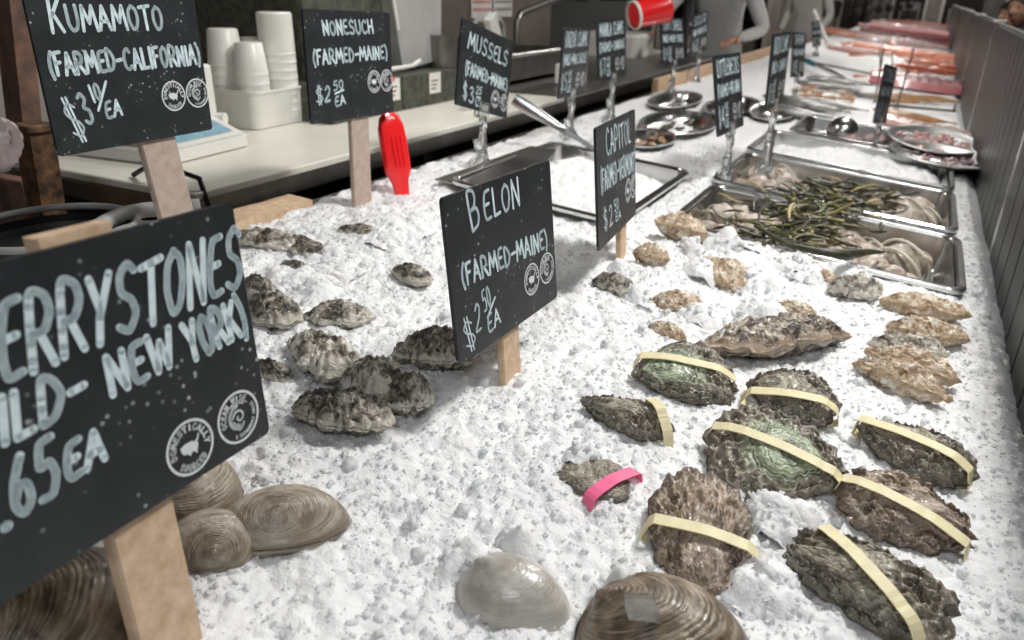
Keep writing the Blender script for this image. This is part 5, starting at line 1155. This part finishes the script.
row(slab('', '', msal, .42, .26), line(905, 21.5, 956, 23.5, 6, 0)+line(835, 34, 870, 38, 4, 0)+line(870, 50, 960, 61, 6, 0), 'salmon fillet in the distant rows of the counter', 'salmon fillets in the distance')
row(slab('', '', mpale, .30, .14), line(840, 50, 880, 54, 3, 0)+line(915, 128, 965, 139, 3, -.1), 'pale fillet on ice near the guard or the thin rods', 'scattered pale fillets')
GT = 'shallow steel trays beneath the fish'
for (x0_, y0_, x1_, y1_), lb in (((800, 62, 955, 92), 'flat steel tray rim under the shrimp row'), ((884, 108, 955, 114), 'flat steel tray rim between the two golden fish rows')):
    A_ = Vector(at(x0_, y0_)); B_ = Vector(at(x1_, y1_)); A_.z = zice(A_.x, A_.y)+.012; B_.z = zice(B_.x, B_.y)+.012
    t = thing('tray_divider', lb, 'tray', A_); m = MB(); d_ = B_-A_; m.tube([(0, 0, 0), d_*.97, d_], .006, 8); m.tube([d_*.97, d_*.97+Vector((0, -.0, .03))], .005, 6); m.build('rim', M['steeldark'], t, True)
# rods, knives
for k, (a_, b_, lb) in enumerate((((875, 102), (884, 46), 'thin dark rod standing left of the narrow sign'), ((892, 70), (893, 50), 'thin rod rising straight from the narrow sign'), ((896, 108), (914, 48), 'thin dark rod slanting right behind the narrow sign'), ((881, 78), (880, 46), 'short thin rod between the two slanting ones'))):
    A_ = at(*a_); B_ = aty(b_[0], b_[1], A_[1]+.02); t = thing('metal_rod', lb, 'rod', A_); m = MB(); d_ = Vector(B_)-Vector(A_)
    m.tube([(0, 0, -.02), tuple(d_)], .0035, 8); m.build('rod', M['steeldark'], t, True); m = MB().lathe([(0, 0), (.012, 0), (.010, .015), (.004, .02)], 12); m.build('foot', M['clear'], t, True)
A_ = at(798, 57, .05); B_ = at(850, 80, .02); t = thing('fillet_knife', 'long knife with a teal handle lying across the ice', 'knife', A_); d_ = Vector(B_)-Vector(A_)
m = MB(); m.tube([(0, 0, 0), d_*.2, d_*.38], [.010, .016, .014], 10); m.build('handle', M['teal'], t, True); m = MB(); m.tube([d_*.38, d_*.7, d_*1.0], [.012, .013, .004], 6); m.build('blade', M['steel'], t, True)
A_ = at(829, 46); B_ = aty(813, 10, A_[1]); t = thing('white_rod', 'white rod leaning over the tiny far price sign', 'rod', A_); m = MB(); m.tube([(0, 0, 0), Vector(B_)-Vector(A_)], .018, 10); m.build('rod', M['white'], t, True)
m = MB().lathe([(0, -.01), (.05, -.01), (.03, .03), (.0, .035)], 14); m.build('foot', M['white'], t, True)
# tan board and bowls at the left back of the bed
A_ = at(645, 90); 
t = thing('wooden_board', 'long tan wooden board standing along the back edge of the ice', 'board', (-.99, 4.5, -.37)); m = MB(); m.box((-.015, -1.3, -.04), (.012, 1.6, .045), bev=.003); m.build('plank', M['wood'], t)
# scale with black housing, red pail
t = thing('hanging_scale', 'steel box scale with a rounded black frame in front of the worker', 'scale', (-1.18, 4.3, -.30), (0, 0, .2))
m = MB(); ps = [(0, -.18, .40), (0, -.18, .05), (0, -.14, 0), (0, .16, 0), (0, .20, .05), (0, .22, .40)]; m.tube(ps, .022, 10); m.build('frame', M['black'], t, True)
m = MB(); m.box((-.16, -.15, .03), (.015, .16, .16), bev=.012); m.build('box', M['steeldark'], t); m = MB(); m.box((.0151, -.08, .10), (.022, .06, .15), bev=.003); m.build('plate', M['black'], t)
t = thing('red_pail', 'bright red plastic pail with a white rim hanging above the signs', 'pail', aty(650, 11, 2.9), (0, 1.35, .9))
m = MB(); m.lathe([(0, -.065), (.045, -.065), (.055, .06), (.058, .065), (.053, .065), (.043, -.06), (0, -.06)], 30); m.build('body', M['red'], t, True)
m = MB(); m.lathe([(.047, -.068), (.052, -.065), (.052, -.072), (.047, -.075)], 30); m.build('rim', M['white'], t, True)
# far clutter on the fish side: cups of black handled tools standing on the back ledge
GTl = 'dark kitchen tools standing along the back of the counter'
for k in range(9):
    p = at(836+k*10, 30-k*1.6); p = p*min(1, (14+k*.3)/p[1]); s_ = p[1]/14
    t = thing('tool_stand', 'dark upright tool stand in the far row before a pale wall', 'stand', (p[0]-.15, p[1], p[2]), None, GTl)
    m = MB(); m.tube([(0, 0, 0), (0, 0, .28*s_+.1)], .012, 8); m.build('pole', M['black'], t, True); m = MB(); m.lathe([(0, .12), (.05, .14), (.06, .22), (.03, .27), (0, .28)], 12, sx=s_, sy=s_); m.build('head', M['dark'], t, True); m = MB(); m.box((-.05, -.04, .30*s_), (.05, .04, .33*s_+.06), bev=.01); m.build('cap', M['dark'], t)
o = MB().box((-2.6, 7.5, -1.3), (-1.68, 16, -.36), bev=.01).build('rear_counter', M['steeldark']); tag(o, 'long grey rear counter far behind the fish rows', 'counter')
t = thing('rear_cabinet', 'grey cabinet with dark doors behind the worker', 'cabinet', (-2.9, 5.6, -1.3)); m = MB(); m.box((0, 0, 0), (.9, 1.2, 1.25), bev=.01); m.box((0, 0, 1.33), (.9, 1.2, 2.6), bev=.01); m.build('body', M['grey'], t)
m = MB(); m.box((.9, .1, .15), (.93, .55, 1.2), bev=.005); m.build('door', M['dark'], t)
o = MB().box((-1.95, 4.4, -.45), (-1.5, 5.0, -.22), bev=.02).build('white_ledge', M['paper']); tag(o, 'pale ledge behind the scale', 'ledge')

for k, (x_, w_, h_, mt) in enumerate(((-1.3, .5, 1.1, 'grey'), (-.7, .4, .9, 'steeldark'), (-.25, .35, 1.15, 'coat'), (.2, .4, .8, 'grey'), (.75, .5, 1.2, 'steeldark'), (1.4, .5, 1.0, 'bluecloth'), (2.1, .6, 1.3, 'grey'))):
    t = thing('equipment_cabinet', ['grey', 'dull steel', 'pale', 'low grey', 'steel', 'dark blue', 'rightmost grey'][k]+' cabinet standing beyond the far end of the ice counter', 'cabinet', (x_, 18.2, -1.3)); m = MB(); m.box((0, 0, 0), (w_, .5, h_+.35), bev=.02); m.build('body', M[mt], t)
    m = MB(); m.box((.05, -.02, .3), (w_-.05, -.001, h_+.2), bev=.005); m.build('door', M['dark' if k % 2 else 'steeldark'], t)
l_ = area('end_fill_light', (.2, 16.6, 1.8), (.2, 18.6, -.6), .6, 26, (1, .93, .85))  # unseen fill added to lift the dark far end

# ---------------------------------------------------------------- people
def skinned(name, joints, edges, mat, parent=None, sub=2):
    me = bpy.data.meshes.new(name); me.from_pydata([j[:3] for j in joints], edges, []); o = bpy.data.objects.new(name, me); COL.objects.link(o)
    s = o.modifiers.new('skin', 'SKIN'); s.use_smooth_shade = True
    for i, j in enumerate(joints):
        r_ = j[3]; v = me.skin_vertices[0].data[i]; v.radius = r_ if hasattr(r_, '__len__') else (r_, r_)
    me.skin_vertices[0].data[0].use_root = True
    u = o.modifiers.new('sub', 'SUBSURF'); u.levels = sub; u.render_levels = sub
    me.materials.append(mat)
    if parent: o.parent = parent
    return o
def head(t, c, yaw=0, hair=True, s=1.0, tilt=0):
    """cranium, jaw, nose, brows, lips and ears in one surface; the face looks along -y before turning"""
    n1, n2 = 36, 44; V = []; F = []
    for i in range(n1):
        ph = math.pi*i/(n1-1)
        for k in range(n2):
            th = 2*math.pi*k/n2; x = math.sin(ph)*math.sin(th); y = -math.sin(ph)*math.cos(th); z = math.cos(ph)
            jaw = max(0, -z); X_ = x*.075*(1-.28*jaw**1.5); Y_ = y*.095*(1-.12*jaw)+(.012*jaw if y > 0 else 0); Z_ = z*.12
            f_ = math.exp(-(x/.16)**2)*(y < 0)
            Y_ -= .022*f_*math.exp(-((z+.12)/.16)**2)*1.0; Y_ -= .008*math.exp(-(x/.28)**2)*math.exp(-((z+.48)/.07)**2)*(y < 0); Y_ -= .008*math.exp(-(x/.3)**2)*math.exp(-((z+.80)/.14)**2)*(y < 0)
            for sx in (-1, 1): Y_ += .010*math.exp(-((x-sx*.36)/.17)**2-((z-.08)/.10)**2)*(y < 0); X_ += sx*.016*math.exp(-((y-.08)/.14)**2-((z-.02)/.2)**2)*(abs(x) > .7)*(x*sx > 0)
            V.append((X_*s, Y_*s, Z_*s))
    for i in range(n1-1):
        for k in range(n2): F.append((i*n2+k, (i+1)*n2+k, (i+1)*n2+(k+1) % n2, i*n2+(k+1) % n2))
    Rz = Matrix.Rotation(yaw, 3, 'Z') @ Matrix.Rotation(tilt, 3, 'X'); c = Vector(c)
    tr = lambda V: [tuple(Rz @ Vector(v)+c) for v in V]
    MB().add(tr(V), F).build('head', M['skin'], t, True)
    for sx in (-1, 1):
        m = MB().lathe([(0, .010), (.007, .007), (.010, 0), (.007, -.007), (0, -.010)], 12); m.v = tr([(v[0]*s+sx*.027*s, v[1]*s-.074*s, v[2]*.6*s+.010*s) for v in m.v]); m.build('eye', M['black'], t, True)
    m = MB(); m.tube(tr([(-.02*s, -.085*s, -.056*s), (0, -.092*s, -.058*s), (.02*s, -.085*s, -.056*s)]), .0035*s, 6); m.build('mouth', M['redcloth'], t, True)
    if hair:
        V2 = []; F2 = []; n1 = 16
        for i in range(n1):
            ph = math.pi*.62*i/(n1-1)
            for k in range(n2):
                th = 2*math.pi*k/n2; fr = max(0, math.cos(th)); p2 = ph*(1-.42*fr); V2.append((math.sin(p2)*math.sin(th)*.082*s, (-math.sin(p2)*math.cos(th)*.104+.004)*s, math.cos(p2)*.130*s))
        for i in range(n1-1):
            for k in range(n2): F2.append((i*n2+k, (i+1)*n2+k, (i+1)*n2+(k+1) % n2, i*n2+(k+1) % n2))
        MB().add(tr(V2), F2).build('hair', M['hair'], t, True)
def person(label, base, hz, cloth, yaw, arms, legs='blackcloth', lean=0.0, hand=None):
    """standing figure; base on the floor, hz = height of the head's centre above the floor"""
    t = thing('person', label, 'person', base, (0, 0, yaw)); k = hz/1.60; c = Vector((0, -lean, hz))
    J = [(0, 0, .93*k, (.16*k, .11*k)), (0, -.1*lean, 1.12*k, (.145*k, .10*k)), (0, -.5*lean, 1.32*k, (.17*k, .11*k)), (0, -.8*lean, 1.42*k, (.09*k, .075*k)), (0, -.95*lean, 1.50*k, (.055*k, .055*k))]; E_ = [(0, 1), (1, 2), (2, 3), (3, 4)]
    for sx in (-1, 1):
        n = len(J); J += [(sx*.10*k, 0, .86*k, .095*k), (sx*.11*k, -.01, .48*k, .062*k), (sx*.11*k, .02, .10*k, .045*k), (sx*.11*k, -.12*k, .035*k, .038*k)]; E_ += [(0, n), (n, n+1), (n+1, n+2), (n+2, n+3)]
    for sx, (el, wr) in zip((-1, 1), arms):
        n = len(J); J += [(sx*.18*k, -.75*lean, 1.38*k, .062*k), (*el, .048*k), (*wr, .034*k)]; E_ += [(2, n), (n, n+1), (n+1, n+2)]
    skinned('body', J, E_, M[cloth], t)
    head(t, c, 0, True, k, .12)
    for sx, (el, wr) in zip((-1, 1), arms):       # hands: a palm and five unequal, slightly curled fingers
        w_ = Vector(wr); d = (w_-Vector(el)).normalized(); s_ = d.cross(Vector((0, 0, 1)));  s_ = s_.normalized() if s_.length > .1 else Vector((1, 0, 0)); u_ = s_.cross(d)
        hj = [(*(w_+d*.0), .024), (*(w_+d*.05), (.034))]; he = [(0, 1)]
        for q_, (off, L_) in enumerate(((-.030, .055), (-.011, .068), (.010, .064), (.030, .050))):
            n = len(hj); hj += [(*(w_+d*.09+s_*off), .010), (*(w_+d*(.09+L_*.5)+s_*off-u_*.006), .0085), (*(w_+d*(.09+L_*.9)+s_*off-u_*.025), .007)]; he += [(1, n), (n, n+1), (n+1, n+2)]
        n = len(hj); hj += [(*(w_+d*.03-s_*.045*sx), .011), (*(w_+d*.07-s_*.062*sx-u_*.01), .009)]; he += [(0, n), (n, n+1)]
        skinned('hand', hj, he, M['skin'], t, 1)
    return t
p = aty(1006, 14, 6.0); hz = 1.3+p[2]
person('person in dark blue top leaning to look over the guard at the upper right', (p[0]+.10, p[1], -1.3), hz, 'bluecloth', -.9, (((-.24, .02, 1.08*hz/1.6), (-.25, -.05, .84*hz/1.6)), ((.24, .02, 1.08*hz/1.6), (.25, -.05, .84*hz/1.6))), lean=.10)
p = aty(1029, 8, 5.0); hz = 1.3+p[2]
person('person in black at the very right edge behind the guard', (p[0]+.02, p[1], -1.3), hz, 'blackcloth', -.7, (((-.24, .02, 1.08*hz/1.6), (-.25, -.05, .84*hz/1.6)), ((.24, .02, 1.08*hz/1.6), (.25, -.05, .84*hz/1.6))), lean=.08)
p = aty(722, 10, 5.5); q2 = aty(655, 34, 4.6)
bx, by = p[0]-.02, p[1]+.1
wx, wy, wz = q2[0]-bx, q2[1]-by, q2[2]+1.3
t = person('worker in a white coat bending forward behind the scale', (bx, by, -1.3), 1.62, 'coat', 0, (((-.28, -.42, 1.20), (wx, wy+.12, wz+.02)), ((.34, -.25, 1.10), (.22, -.45, 1.05))), lean=.22)
m = MB(); m.lathe([(.075, 0), (.10, -.03), (.11, -.06), (.10, -.065), (.07, -.01)], 24, c=(0, -.17, 1.53)); m.build('red_collar', M['redcloth'], t, True)
p = aty(815, 10, 9.6)
person('second worker in a pale coat farther down behind the counter', (p[0]-.05, p[1], -1.3), 1.6, 'coat', -.3, (((-.25, -.02, 1.12), (-.22, -.2, .95)), ((.25, -.02, 1.12), (.22, -.2, .95))), lean=.1)
